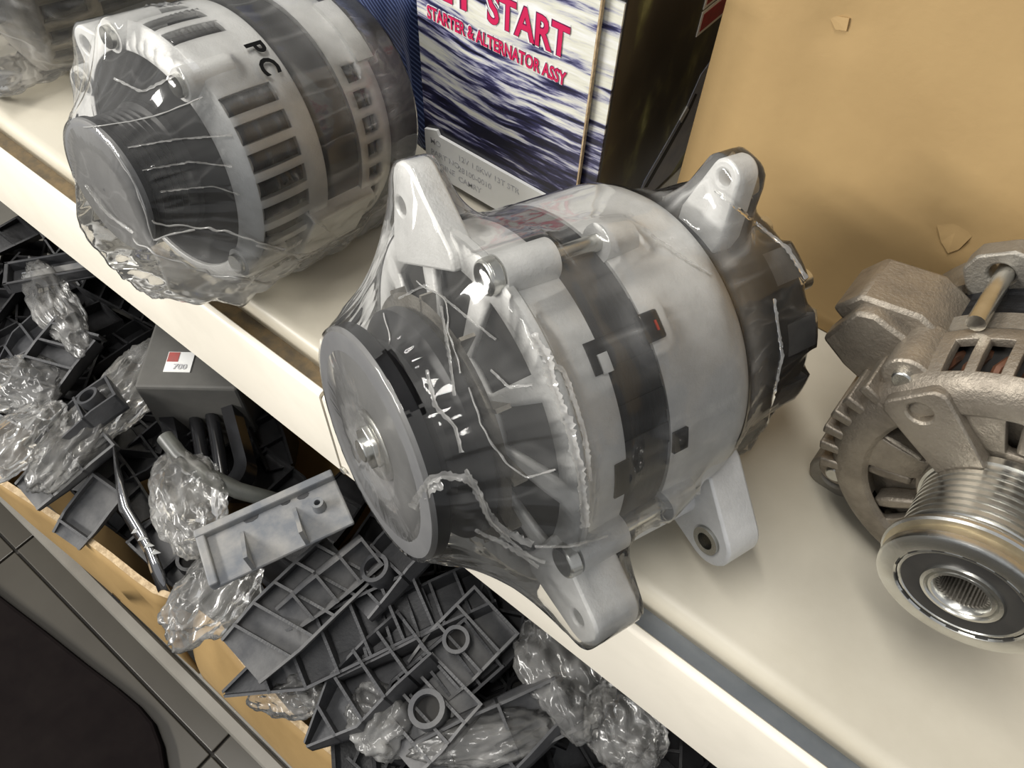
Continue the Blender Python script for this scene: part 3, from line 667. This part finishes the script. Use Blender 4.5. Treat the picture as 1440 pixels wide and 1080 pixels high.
# spoke lug with a threaded hole, bolt bosses
f = radial(-56); D.part(MB().plate_hole([(-.0085, .022), (.0085, .022), (.0105, .040), (.0120, .0545), (.0090, .0575), (-.0090, .0575), (-.0120, .0545), (-.0105, .040)], (0, .0500), .0042, f, .0295, .0365), 'spoke', 'alu_dark', bD, bevel=.0009)
f = radial(64); D.part(MB().plate_hole([(-.0085, .022), (.0085, .022), (.0120, .0545), (-.0120, .0545)], (0, .0470), .0042, f, .0295, .0365), 'spoke', 'alu_dark', bD, bevel=.0009)
f = radial(184); D.part(MB().plate_hole([(-.0085, .022), (.0085, .022), (.0120, .0545), (-.0120, .0545)], (0, .0470), .0042, f, .0295, .0365), 'spoke', 'alu_dark', bD, bevel=.0009)
for th in (-59, 58, 150, 236):
    f = radial(th); D.part(MB().prism(ear_outline(.011, .048, .0085, .0680), f, .0375, .0600), 'bolt_boss', 'alu_dark', bD, bevel=.001)
    b = D.part(MB().cyl(pol(.0605, th, .0350), pol(.0605, th, .0385), .0036, .0040, 18), 'bolt_head', 'steel', bD, bevel=.0006)
for th in range(-118, -66, 9):
    D.part(patch(th, th+4, .0330, .0560, .0560, .0645, 2), 'cooling_fin', 'alu_dark', bD, bevel=.0008)
# rear half with tall lug, pin and foot
rD = D.part(MB().lathe([(.0600, .0590), (.0602, .0612), (.0680, .0618), (.0700, .0590), (.0860, .0590), (.0880, .0630), (.0960, .0640), (.1080, .0625), (.1120, .0560), (.1130, 0)], 144), 'rear_bracket', 'alu_mid')
D.part(MB().lathe([(.0690, .0600), (.0870, .0600)], 120), 'stator', 'lamin')
f = radial(-72); mbl = MB()
mbl.prism([(-.014, .052), (.014, .052), (.0150, .066), (.0135, .079), (.0090, .0840), (-.0110, .0830), (-.0140, .070)], f, .0500, .0590)
D.part(mbl, 'mounting_lug', 'alu_dark', rD, bevel=.0015)
f = radial(-61); D.part(MB().prism([(-.0190, .056), (.010, .056), (.008, .071), (-.0060, .0870), (-.0190, .0870)], f, .0560, .0820), 'mounting_lug', 'alu_dark', rD, bevel=.0015)
D.part(MB().cyl(pol(.0660, -41, .0560), pol(.0660, -41, .0900), .0032, None, 16), 'through_bolt', 'steel', rD)
f = radial(-42); D.part(MB().plate_hole([(-.0140, .054), (.0140, .054), (.0120, .070), (.006, .0745), (-.006, .0745), (-.0120, .070)], (0, .066), .0042, f, .0850, .0940), 'bolt_lug', 'alu_mid', rD, bevel=.001)
f = radial(-139); D.part(MB().plate_hole(ear_outline(.016, .050, .0120, .0850), (0, .073), .0050, f, .0500, .0660, n=48), 'mounting_lug', 'alu_mid', rD, bevel=.0015)
f = radial(-158); D.part(MB().plate_hole(ear_outline(.014, .045, .0075, .0680), (.0035, .0600), .0022, f, .0430, .0500), 'mounting_lug', 'alu_dark', rD, bevel=.001)
D.part(MB().cyl(pol(.0625, -162, .0415), pol(.0625, -162, .0440), .0028, None, 14), 'rivet', 'steel', rD)
D.part(MB().box(-.035, .012, .090, .118, .048, .066), 'connector', 'plastic', rD, bevel=.003)
tag(D.root, 'bare unwrapped alternator with grooved steel pulley and open bearing on the right', 'alternator')

# ------------------------------------------------------------------ printed carton
bx0, bx1, by, top = -.2545, -.1440, .1535, .150
root = empty('printed_carton', ((bx0+bx1)/2, .25, 0)); ox, oy = root.location.x, root.location.y
P = lambda x, y, z: (x-ox, y-oy, z)
def bbox(x0, x1, y0, y1, z0, z1): return MB().box(x0-ox, x1-ox, y0-oy, y1-oy, z0, z1)
bbox(bx0, bx1, by, .35, 0.0005, top).build('body', 'art_dark', root, smooth=0, bevel=.001)
bbox(bx0+.0006, bx1-.0006, by-.0009, by+.001, .002, top-.006).build('front_face', 'art', root, smooth=0)
fp = bbox(bx0, -.1535, .1490, .1508, .031, top+.004).build('front_flap', 'art', root, smooth=0)
bbox(-.1535, -.1527, .1488, .1510, .031, top+.004).build('flap_edge', 'card_edge', root, smooth=0)
bbox(bx0, bx1, by-.0012, by-.0004, .0006, .006).build('bottom_band', 'black', root, smooth=0)
# torn top edge
mb = MB()
for k in range(5): mb.add([P(-.1530+.002*k, .150+.002*(k % 2), top+.002), P(-.1510+.002*k, .151, top+.002), P(-.1505+.002*k, .158, top+.006+.002*(k % 3)), P(-.1535+.002*k, .158, top+.004)], [(0, 1, 2, 3)])
mb.build('torn_edge', 'card_edge', root, smooth=0, solid=.0008)
# sticker
out = [(-.2530, .0345), (-.2440, .0375), (-.2425, .0345), (-.1535, .0345), (-.1535, .006), (-.2420, .006), (-.2428, .0035), (-.2530, .0035)]
st_ = MB().prism([(a-ox, b) for a, b in out], lambda a, b, c: (a, c-oy, b), .1470, .1488).build('sticker', 'white', root, smooth=0)
def front_text(txt, x, z, size, mat, name, y, parent=root, **kw):
    mt = Matrix(((1, 0, 0, x-ox), (0, 0, 1, y-oy), (0, 1, 0, z), (0, 0, 0, 1)))
    # text faces -Y: x right, y up
    mt = Matrix.Translation((x-ox, y-oy, z))@Matrix.Rotation(math.radians(90), 4, 'X')
    return text_mesh(txt, size, mat, name, parent, mt, **kw)
for txt, x, z in (('MO', -.2490, .0275), ('PART NO', -.2490, .0200), ('ENGINE', -.2490, .0130), ('12V 1.0KW 13T STR', -.2290, .0260), ('28100-0010', -.2290, .0185), ('CAMRY', -.2290, .0115)):
    front_text(txt, x, z, .0052, 'ink', 'sticker_print', .1469, st_, extrude=.00005, offset=.00004, xs=.95)
# lettering: white halo, dark outline, crimson fill
for txt, x, z, size, wd in (('EY', -.2420, .1130, .0200, .024), ('START', -.2105, .1130, .0200, .0440), ('STARTER & ALTERNATOR ASSY', -.2475, .1000, .0090, .0817)):
    for nm, mt_, yy, of in (('lettering_halo', 'white', .1488, .075), ('lettering_outline', 'outline', .1486, .040), ('lettering', 'red', .1484, .020)):
        front_text(txt, x-of*size*.6, z, size, mt_, nm, yy, extrude=.00004, offset=size*of, fit=wd+of*size*1.2)
# artwork on the dark side: red slanted badge and pale blue starter motor silhouette
def side_poly(pts, mat, name, x):
    return MB().prism([(a-oy, b) for a, b in pts], lambda a, b, c: (c-ox, a, b), bx1, x).build(name, mat, root, smooth=0)
side_poly([(.2272, .0962), (.2276, .1085), (.31, .1085), (.31, .0962)], 'white', 'badge_border', bx1+.0004)
side_poly([(.2292, .0980), (.2296, .1068), (.31, .1068), (.31, .0980)], 'darkred', 'badge', bx1+.0006)
side_poly([(.2276, .1098), (.2280, .1270), (.31, .1270), (.31, .1098)], 'white', 'badge_border', bx1+.0004)
side_poly([(.2296, .1114), (.2300, .1255), (.31, .1255), (.31, .1114)], 'darkred', 'badge', bx1+.0006)
side_poly([(.200, .010), (.2046, .0211), (.2242, .0380), (.2374, .0511), (.2455, .0664), (.258, .072), (.270, .050), (.2629, .020), (.240, .004), (.215, .004)], 'art_blue', 'printed_motor', bx1+.0004)
side_poly([(.206, .016), (.2250, .0335), (.2390, .0470), (.2440, .0560), (.2470, .0540), (.2410, .0430), (.2270, .0290), (.210, .0135)], 'black', 'printed_line', bx1+.0006)
side_poly([(.232, .046), (.2375, .0515), (.2405, .0480), (.2350, .0425)], 'white', 'printed_highlight', bx1+.0007)
tag(root, 'carton with purple streak print, pink lettering START and a white sticker', 'carton')

# blue woven bag behind
mb = MB(); G = np.zeros((14, 14, 3))
o = MB()
pts = []
for i in range(14):
    for j in range(14):
        x = -.385+.122*i/13; z = .17*j/13; G[i, j] = (x+.25, .003*math.sin(i*1.3)+.004*nz((i, j, 3), .4), z)
o.grid(G); bag = o.build('woven_bag', 'navy', smooth=60, solid=.035); bag.location = (-.25, .200, .0008); tag(bag, 'navy blue woven bag standing behind the printed carton', 'bag')

# ------------------------------------------------------------------ large cardboard box
cy0 = .196; cxl = -.1195
root = empty('cardboard_box', (.15, .3, 0)); ox, oy = root.location.x, root.location.y
G = np.zeros((60, 34, 3))
for i in range(60):
    for j in range(34):
        x = cxl+.55*i/59; z = .001+.30*j/33
        y = cy0+.0016*nz((x, 0, z), 9)-.0030*math.exp(-((x-cxl-.030)/.010)**2)*.5
        y += .0035*math.exp(-(((x+.074)/.006)**2+((z-.146)/.007)**2))
        y += .0040*math.exp(-(((x-.004)/.010)**2+((z-.082)/.006)**2))
        G[i, j] = (x-ox, y-oy, z)
MB().grid(G).build('front_panel', 'card', root, smooth=60, solid=-.004)
bb = MB().box(cxl-ox, cxl+.55-ox, cy0+.006-oy, .43-oy, .001, .30); bb.build('body', 'card', root, smooth=0)
MB().box(cxl-.0012-ox, cxl+.0048-ox, cy0-.0022-oy, cy0+.010-oy, .001, .30).build('corner_edge', 'card', root, smooth=0, bevel=.0008)
# torn peeled paper
def peel(pts, name, lift, bend):
    """little torn flap: fan of points given in (x, z) on the panel, lifted off at its free edge"""
    n = len(pts); vs = []; cx = sum(p[0] for p in pts)/n; cz = sum(p[1] for p in pts)/n
    for k, (x, z) in enumerate(pts): vs.append((x-ox, cy0-.0022-oy-.35*lift[k], z))
    vs.append((cx-ox, cy0-.0026-oy-.5*bend, cz)); mb = MB(); mb.add(vs, [(k, (k+1) % n, n) for k in range(n)])
    return mb.build(name, 'card', root, smooth=0, solid=.0007)
q = lambda a, b: tuple(ony(a, b, cy0-.002)[[0, 2]])
peel([q(1312, 293), q(1368, 292), q(1379, 320), q(1350, 348), q(1336, 352), q(1325, 338)], 'torn_flap', [0, 0, .001, .004, .006, .003], .001)
peel([q(1278, 346), q(1300, 362), q(1326, 373), q(1340, 352), q(1328, 336)], 'torn_flap', [.001, .004, .005, .002, 0], .001)
peel([q(1165, 20), q(1195, 25), q(1192, 42), q(1176, 40)], 'torn_flap', [0, .001, .003, .002], .0005)
tag(root, 'large plain brown cardboard box with torn patches standing at the back', 'box')

# ------------------------------------------------------------------ bins on the lower shelf
def bin_box(rim, xl, xr, yb, label):
    """open box: bulging front wall through rim points (x, y, z), side and back walls"""
    root = empty('cardboard_bin', ((xl+xr)/2, 0, LS)); ox = root.location.x
    G = np.zeros((len(rim), 10, 3))
    for i, (x, y, z) in enumerate(rim):
        for j in range(10):
            t = j/9; zz = LS+.001+(z-LS-.001)*t; yy = y*t+(-.122)*(1-t)-.006*math.sin(math.pi*t)
            G[i, j] = (x-ox, yy, zz-LS)
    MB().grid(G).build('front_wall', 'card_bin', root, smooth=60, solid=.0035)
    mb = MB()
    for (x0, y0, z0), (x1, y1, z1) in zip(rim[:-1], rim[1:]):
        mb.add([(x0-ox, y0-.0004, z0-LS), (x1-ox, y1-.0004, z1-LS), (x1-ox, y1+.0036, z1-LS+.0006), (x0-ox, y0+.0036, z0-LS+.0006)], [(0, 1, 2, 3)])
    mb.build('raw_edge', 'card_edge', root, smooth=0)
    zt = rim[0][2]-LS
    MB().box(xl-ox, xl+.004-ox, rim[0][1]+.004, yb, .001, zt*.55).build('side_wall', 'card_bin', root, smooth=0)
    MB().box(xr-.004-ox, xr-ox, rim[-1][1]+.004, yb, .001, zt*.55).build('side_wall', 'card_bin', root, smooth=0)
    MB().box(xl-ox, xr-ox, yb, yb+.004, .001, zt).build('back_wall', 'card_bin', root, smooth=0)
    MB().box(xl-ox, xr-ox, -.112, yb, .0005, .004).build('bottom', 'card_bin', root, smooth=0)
    tag(root, label, 'box', 'cardboard bins on the lower shelf'); return root
ZR = -.165
rim = [tuple(onz(*p, z=ZR)) for p in [(-120, 590), (-50, 640), (0, 680), (50, 712), (100, 746), (150, 783), (190, 815), (215, 833), (240, 842)]]
bA = bin_box(rim, rim[0][0], rim[-1][0], .20, 'brown cardboard bin with bulging front wall and frayed rim at lower left')
mb = MB(); xs0 = onz(160, 825, z=-.19)
mb.box(-.0035, .0035, -.0008, .0002, -.017, .017); o = mb.build('tape_mark', 'black', bA, smooth=0); p = onz(168, 836, z=-.185)
o.location = (p[0]-bA.location.x, -.1225, p[2]-LS); o.rotation_euler = (0, .55, 0)
rim = [tuple(onz(*p, z=ZR-.012)) for p in [(276, 838), (310, 892), (350, 945), (400, 1006), (450, 1048), (495, 1084), (560, 1140), (700, 1260), (900, 1420)]]
bin_box(rim, rim[0][0]+.002, rim[-1][0], .20, 'brown cardboard bin full of black brackets under the big alternator')

# ------------------------------------------------------------------ things in the bins
def frame_from(p0, p1, roll=0.):
    a = Vector(p0); b = Vector(p1); x = (b-a).normalized(); z = Vector((0, 0, 1)); y = z.cross(x).normalized(); z = x.cross(y)
    mt = Matrix(((x.x, y.x, z.x, a.x), (x.y, y.y, z.y, a.y), (x.z, y.z, z.z, a.z), (0, 0, 0, 1)))
    return mt@Matrix.Rotation(roll, 4, 'X'), (b-a).length
def bracket(L, W, H, n, mat, pointed=True, boss=None, ribs='cross', wall=.0016):
    """moulded ribbed bracket: tapering tray with rim, cross ribs and a ring boss; lies along +x"""
    root = empty('plastic_bracket')
    tip = .12 if pointed else .85
    hw = lambda t: W/2*((1 if t > .35 else tip+(1-tip)*t/.35))
    out = [(L*t, -hw(t)) for t in (0, .18, .35, .7, 1)]+[(L*t, hw(t)) for t in (1, .7, .35, .18, 0)]
    MB().prism(out, lambda a, b, c: (a, b, c), 0, .002).build('plate', mat, root, smooth=0)
    T = (0, .18, .35, .7, 1)
    for sg in (-1, 1):
        mb = MB()
        for t0, t1 in zip(T[:-1], T[1:]):
            h0, h1 = H*(.35+.65*min(1, t0*1.8)), H*(.35+.65*min(1, t1*1.8)); y0, y1 = sg*hw(t0), sg*hw(t1)
            mb.add([(L*t0, y0, 0), (L*t1, y1, 0), (L*t1, y1, h1), (L*t0, y0, h0), (L*t0, y0-sg*wall, 0), (L*t1, y1-sg*wall, 0), (L*t1, y1-sg*wall, h1), (L*t0, y0-sg*wall, h0)],
                   [(0, 1, 2, 3), (7, 6, 5, 4), (3, 2, 6, 7), (0, 4, 5, 1), (0, 3, 7, 4), (1, 5, 6, 2)])
        mb.build('rim', mat, root, smooth=0)
    src = None
    for k in range(n):
        t = .2+.8*k/max(1, n-1); t = min(t, .985); h = H*(.35+.65*min(1, t*1.8))*.92
        if src is None: src = MB().box(-wall/2, wall/2, -.5, .5, 0, 1).build('rib', mat, root, smooth=0); r = src
        else: r = src.copy(); COL.objects.link(r); r.parent = root
        r.location = (L*t, 0, .001); r.scale = (1, 2*hw(t), h); r.rotation_euler = (0, 0, (.35 if ribs == 'skew' else 0)*(-1)**k*0+(.3 if ribs == 'skew' else 0))
    if boss:
        bx, byy, br_ = boss
        b = MB().lathe([(0, br_), (H*1.15, br_), (H*1.15, br_*.72), (-.0005, br_*.72), (0, br_)], 24).build('boss_ring', mat, root, smooth=30)
        b.rotation_euler = (math.pi/2, 0, 0); b.location = (L*bx, W*byy, .001)
        dk = MB().lathe([(H*.7, br_*.74), (H*.7, 0)], 24).build('boss_shade', 'void', root); dk.rotation_euler = (math.pi/2, 0, 0); dk.location = b.location  # near-black disc painted as the shade down inside the ring
    return root
GB = 'moulded brackets piled in the bins'
def put_bracket(p0, p1, W, H, n, label, mat='plastic', z0=-.14, z1=-.14, roll=0., **kw):
    a = onz(*p0, z=z0); b = onz(*p1, z=z1); mt, L = frame_from(a, b, roll)
    r = bracket(L, W, H, n, mat, **kw); r.matrix_world = mt; tag(r, label, 'bracket', GB); return r
put_bracket((340, 930), (490, 790), .038, .014, 5, 'black ribbed bracket with stepped cells below the dusty grey plate', 'plastic_dusty', -.130, -.120, .25, pointed=False, ribs='skew')
put_bracket((318, 974), (600, 838), .034, .016, 6, 'long pointed black bracket with its tip over the rim of the bin', 'plastic', -.150, -.130, .35)
put_bracket((437, 1052), (600, 905), .036, .018, 5, 'pointed black bracket with hooked tip nearest the bin rim', 'plastic', -.150, -.135, -.3)
put_bracket((505, 855), (590, 765), .030, .014, 3, 'black bracket with a round boss just under the big pulley', 'plastic', -.125, -.115, -.25, pointed=False, boss=(.45, 0, .0085))
put_bracket((400, 870), (520, 770), .020, .012, 4, 'slim black bracket between the stepped bracket and the pulley', 'plastic_dusty', -.118, -.110, .6, pointed=False)
put_bracket((470, 930), (690, 830), .030, .013, 6, 'black ladder bracket running under the pulley toward the shelf lip', 'plastic', -.142, -.130, -.2, pointed=False)
put_bracket((520, 1040), (680, 900), .034, .014, 5, 'black bracket leaning across the middle of the bin', 'plastic', -.150, -.135, .3)
put_bracket((560, 1060), (650, 960), .040, .012, 4, 'broad black bracket with open ring low in the bin', 'plastic_dusty', -.140, -.132, -.15, pointed=False, boss=(.55, 0, .010))
put_bracket((600, 960), (700, 860), .036, .012, 4, 'black bracket with raised round boss near the shelf lip', 'plastic_dusty', -.135, -.125, .1, pointed=False, boss=(.5, .1, .0075))
put_bracket((690, 960), (720, 830), .030, .012, 4, 'black bracket tucked close under the shelf lip', 'plastic', -.145, -.135, -.3)
put_bracket((590, 1075), (790, 980), .030, .012, 3, 'smooth grey-black bracket at the bottom edge of the photo', 'plastic_dusty', -.140, -.130, .5, pointed=False)
put_bracket((690, 1090), (800, 985), .026, .010, 2, 'plain dark bracket beside the crumpled bag at bottom centre', 'plastic', -.140, -.135, -.5, pointed=False)
put_bracket((40, 700), (152, 610), .028, .010, 3, 'grey-black bracket lying near the bulging bin wall', 'plastic_dusty', -.140, -.130, .2, pointed=False)
put_bracket((60, 640), (175, 560), .026, .014, 3, 'black bracket with a round eyelet left of the hanging bag', 'plastic', -.130, -.120, -.3, pointed=False, boss=(.75, 0, .0070))
put_bracket((20, 590), (120, 470), .034, .014, 5, 'black lattice bracket deep in the left bin', 'plastic', -.150, -.130, .2, pointed=False, ribs='skew')
put_bracket((0, 520), (110, 440), .030, .012, 4, 'black bracket half under the grey bag at far left', 'plastic', -.150, -.140, -.2)
put_bracket((95, 760), (160, 680), .024, .010, 2, 'small grey bracket tip in the dark of the left bin', 'plastic_dusty', -.165, -.150, .4, pointed=False)

# dusty grey plate with two fins
a = onz(300, 832, z=-.095); b = onz(500, 738, z=-.090); mt, L = frame_from(a, b, -.10)
root = empty('bracket_plate', mat=mt); W = .036
rr = lambda x0, x1, y0, y1, r: [(x0+r, y0), (x1-r, y0), (x1, y0+r), (x1, y1-r), (x1-r, y1), (x0+r, y1), (x0, y1-r), (x0, y0+r)]
MB().box(0, L, 0, W, 0, .003).build('plate', 'plastic_grey', root, smooth=0, bevel=.0012)
MB().box(0, L, W-.005, W, .002, .008).build('edge_lip', 'plastic_grey', root, smooth=0, bevel=.001)
MB().box(0, .005, 0, W, .002, .007).build('edge_lip', 'plastic_grey', root, smooth=0, bevel=.001)
for x in (.022, .052):
    MB().prism([(0, .003), (W*.7, .003), (0, .017)], lambda a, b, c: (c, a, b), x, x+.0022).build('fin', 'plastic_grey', root, smooth=0)
bo = MB().lathe([(.002, .004), (.009, .0034), (.009, .0018), (.002, .0018)], 16).build('boss', 'plastic_grey', root)
bo.rotation_euler = (math.pi/2, 0, 0); bo.location = (.066, .018, 0)
for (x, y, sz) in ((.030, .031, .0045), (.050, .031, .003), (.060, .030, .0035)):
    MB().prism([(sz*math.cos(k*.785), .6*sz*math.sin(k*.785)) for k in range(8)], lambda a, b, c: (x+a, y+b, c), .0028, .0033).build('moulded_hole', 'plastic', root, smooth=0)
tag(root, 'dusty grey plate with two upright triangular fins beside the big pulley', 'bracket')

# dark channel rail
a = onz(14, 398, z=-.125); b = onz(135, 376, z=-.125); mt, L = frame_from(a, b, 0)
root = empty('plastic_rail', mat=mt)
MB().box(0, L, -.011, .011, 0, .002).box(0, L, -.011, -.009, 0, .010).box(0, L, .009, .011, 0, .010).box(0, .003, -.011, .011, 0, .010).build('channel', 'plastic', root, smooth=0, bevel=.0005)
MB().box(.010, L, -.003, .003, .002, .005).build('inlay', 'plastic_grey', root, smooth=0)
tag(root, 'black channel rail with a pale inlay strip under the left shelf edge', 'rail')

# grey carton with price label
p = onz(240, 520, z=-.108); root = empty('grey_carton', mat=Matrix.Translation((p[0], p[1], LS+.005))@Matrix.Rotation(.67, 4, 'Z'))
zt = -.108-LS-.005
MB().box(-.020, .045, -.014, .045, 0, zt).build('body', 'carton_dark', root, smooth=0, bevel=.002)
pz = root.matrix_world.inverted()@Vector(onz(252, 510, z=-.1075))
lb = MB().box(-.0085, .0085, -.0075, .0085, 0, .0005).build('paper_label', 'white', root, smooth=0); lb.location = (pz.x, pz.y, zt+.0002)
lr = MB().box(-.0080, -.001, .0005, .0080, .0003, .0008).build('red_print', 'red_label', lb, smooth=0)
tx = text_mesh('700', .0058, 'ink', 'label_print', lb, Matrix.Translation((-.003, -.0055, .0009)), extrude=.00005, offset=.0001)
tag(root, 'grey carton with a small red and white paper label under the shelf', 'carton')

# black bezel
p = onz(292, 600, z=-.135); root = empty('black_bezel', mat=Matrix.Translation((p[0], p[1], -.150))@Matrix.Rotation(-.5, 4, 'Z')@Matrix.Rotation(.35, 4, 'X'))
def rounded(L, W, r, n=6):
    o = []
    for cx, cy_, a0 in ((L/2-r, W/2-r, 0), (-L/2+r, W/2-r, 90), (-L/2+r, -W/2+r, 180), (L/2-r, -W/2+r, 270)):
        for k in range(n+1): a = math.radians(a0+90*k/n); o.append((cx+r*math.cos(a), cy_+r*math.sin(a)))
    return o
o1, o2 = rounded(.105, .052, .014), rounded(.085, .034, .010); n = len(o1); mb = MB()
vs = [(a, b, .004) for a, b in o1]+[(a, b, .016) for a, b in o1]+[(a, b, .014) for a, b in o2]+[(a, b, 0) for a, b in o2]
mb.add(vs, [(k*n+i, k*n+(i+1) % n, (k+1) % 4*n+(i+1) % n, (k+1) % 4*n+i) for k in range(4) for i in range(n)]); mb.build('frame', 'black_gloss', root, smooth=40)
for k, yy in enumerate((-.008, .004)):
    MB().tube([(-.036, yy, .002), (0, yy+.003, .009), (.036, yy-.003, .003)], .0045, 10).build('louvre', 'black_gloss', root)
tag(root, 'glossy black oval bezel with louvres under the shelf corner', 'bezel')

# grey hose
pts = [onz(*q, z=z) for q, z in (((232, 615), -.112), ((252, 640), -.113), ((290, 668), -.118), ((335, 690), -.125), ((390, 705), -.135), ((430, 712), -.150))]
c0 = Vector(pts[0]); o = MB().tube([Vector(p)-c0 for p in pts], .0052, 16).build('rubber_hose', 'hose'); o.location = c0; tag(o, 'short grey rubber hose with a rounded end above the small bag', 'hose')

# twisted clear trim strip with triangular facets
pp = [((163, 628), -.125), ((170, 660), -.125), ((178, 690), -.127), ((186, 715), -.128), ((205, 745), -.130), ((220, 775), -.133), ((232, 805), -.138), ((240, 832), -.145)]
root = empty('trim_strip', tuple(onz(186, 715, -.128))); c0 = root.location
G = np.zeros((len(pp), 4, 3))
for i, (q, z) in enumerate(pp):
    p = onz(*q, z=z); wd = (.003, .006, .008, .010, .011, .009, .010, .009)[i]
    for j in range(4):
        t = j/3; G[i, j] = (p[0]-c0.x-wd*.8*t, p[1]-c0.y-wd*.55*t, p[2]-c0.z+(.004*math.sin(math.pi*t)-.004*t))
MB().grid(G).build('strip', 'chrome', root, smooth=70, solid=.0016)
for k in range(4):
    p = onz(190+9*k, 742+10*k, -.130); fc = MB().add([(0, 0, 0), (.005, .001, 0), (.002, -.004, .001), (.0025, -.001, .003)], [(0, 1, 3), (1, 2, 3), (2, 0, 3), (0, 2, 1)]).build('facet', 'white', root, smooth=0)
    fc.location = Vector(p)-c0
tag(root, 'wavy shiny trim strip with a row of triangular facets in the left bin', 'trim')

# crumpled film bags
def bag(px, z, size, rot, seed, label, mat='film_bag', sub=5, tilt=(0, 0)):
    bm = bmesh.new(); bmesh.ops.create_icosphere(bm, subdivisions=sub, radius=1.)
    uv = bm.loops.layers.uv.new('UVMap')
    for v in bm.verts:
        p = v.co.copy(); q = p*1.3+Vector((seed*3.1, seed*1.7, seed))
        d = 1+.28*noise.noise(q)+.22*(1-2*abs(noise.noise(q*2.1)))*.8+.07*(1-2*abs(noise.noise(q*4.7)))+.02*(1-2*abs(noise.noise(q*9.)))
        v.co = Vector((p.x*size[0]*d, p.y*size[1]*d, p.z*size[2]*(d+.4*noise.noise(q*3))))
    for f in bm.faces:
        f.smooth = True
        for l in f.loops: l[uv].uv = (l.vert.co.x*60, l.vert.co.y*60)
    me = bpy.data.meshes.new('plastic_bag'); bm.to_mesh(me); bm.free(); me.materials.append(M[mat])
    at_ = me.attributes.new('slack', 'FLOAT', 'POINT'); at_.data.foreach_set('value', [.5+.5*noise.noise(v.co*40+Vector((seed, 0, 0))) for v in me.vertices])
    o = bpy.data.objects.new('plastic_bag', me); COL.objects.link(o); p = onz(*px, z=z); o.location = p; o.rotation_euler = (tilt[0], tilt[1], rot)
    tag(o, label, 'plastic bag', 'crumpled clear bags among the brackets'); return o
bag((182, 545), -.128, (.017, .045, .012), .28, 1, 'tall clear plastic bag hanging below the shelf edge beside the price label')
bag((80, 430), -.122, (.040, .013, .008), -.25, 2, 'dusty grey plastic bag stretched out under the black rail', 'film_bag')
bag((265, 705), -.118, (.030, .018, .012), -.55, 3, 'small crumpled clear bag under the grey hose')
bag((28, 620), -.118, (.017, .026, .010), .1, 4, 'flat grey plastic bag at the left edge above the bin wall')
bag((100, 620), -.125, (.014, .030, .010), .35, 5, 'narrow clear bag between the black brackets at left')
bag((30, 540), -.135, (.024, .020, .010), .6, 6, 'pale crumpled bag at the left edge of the photo')
bag((305, 830), -.130, (.018, .030, .012), .1, 7, 'clear bag hanging below the dusty grey plate over the bin corner')
bag((415, 968), -.155, (.020, .014, .010), .7, 8, 'cloudy grey bag beside the pointed brackets at the bin rim')
bag((540, 1010), -.140, (.018, .016, .010), .2, 9, 'shiny white bag among brackets at the bottom of the photo')
bag((795, 940), -.125, (.030, .019, .010), -.5, 10, 'crumpled clear bag under the shelf lip below the front lug')
bag((880, 1020), -.130, (.022, .016, .012), -.4, 11, 'small clear bag at the bottom edge under the shelf lip')
bag((690, 1035), -.132, (.034, .012, .007), .9, 12, 'long clear bag around a grey bracket at bottom centre')

# the rest of the pile: copies of three bracket kinds
protos = [bracket(.085, .030, .012, 4, 'plastic_deep', True), bracket(.075, .034, .010, 3, 'plastic_deep', False, (.5, 0, .0075)), bracket(.095, .022, .012, 5, 'plastic_deep', False, None, 'skew')]
labels = ['black pointed bracket lying deep in the pile', 'black square bracket with ring lying deep in the pile', 'black narrow ribbed bracket lying deep in the pile']
used = [0]*3
lens = (.085, .075, .095)
n_put = 0
def inside(x, y):
    return -.105 < y < .19 and (-.70 < x < -.262 or -.232 < x < .20)
for layer, (zz, nx, ny) in enumerate(((-.176, 19, 6), (-.205, 14, 4))):
    for gx in range(nx):
        for gy in range(ny):
            x = -.62+gx*.83/nx+random.uniform(-.012, .012); y = -.088+gy*.24/ny+random.uniform(-.006, .01)
            if (x < -.20 and y > .06) or not inside(x, y): continue
            if math.hypot(x+.335, y-.02) < .042: continue
            k = n_put % 3
            for tr_ in range(30):
                ang = random.uniform(0, 6.283); ex, ey = x+lens[k]*math.cos(ang), y+lens[k]*math.sin(ang)
                mx_, my_ = (x+ex)/2, (y+ey)/2
                if inside(ex, ey) and inside(mx_, my_): break
            else: continue
            o = protos[k] if not used[k] else copy_tree(protos[k]); used[k] = 1; n_put += 1
            o.location = (x, y, zz+random.uniform(-.012, .010)); o.rotation_euler = (random.uniform(-.5, .5), random.uniform(-.15, .15), ang)
            tag(o, labels[k].replace('the pile', 'the bulging bin at lower left' if x < -.25 else 'the bin under the big alternator'), 'bracket', ('pointed', 'ringed', 'narrow')[k]+' brackets deep in the '+('left bin' if x < -.25 else 'middle bin'))
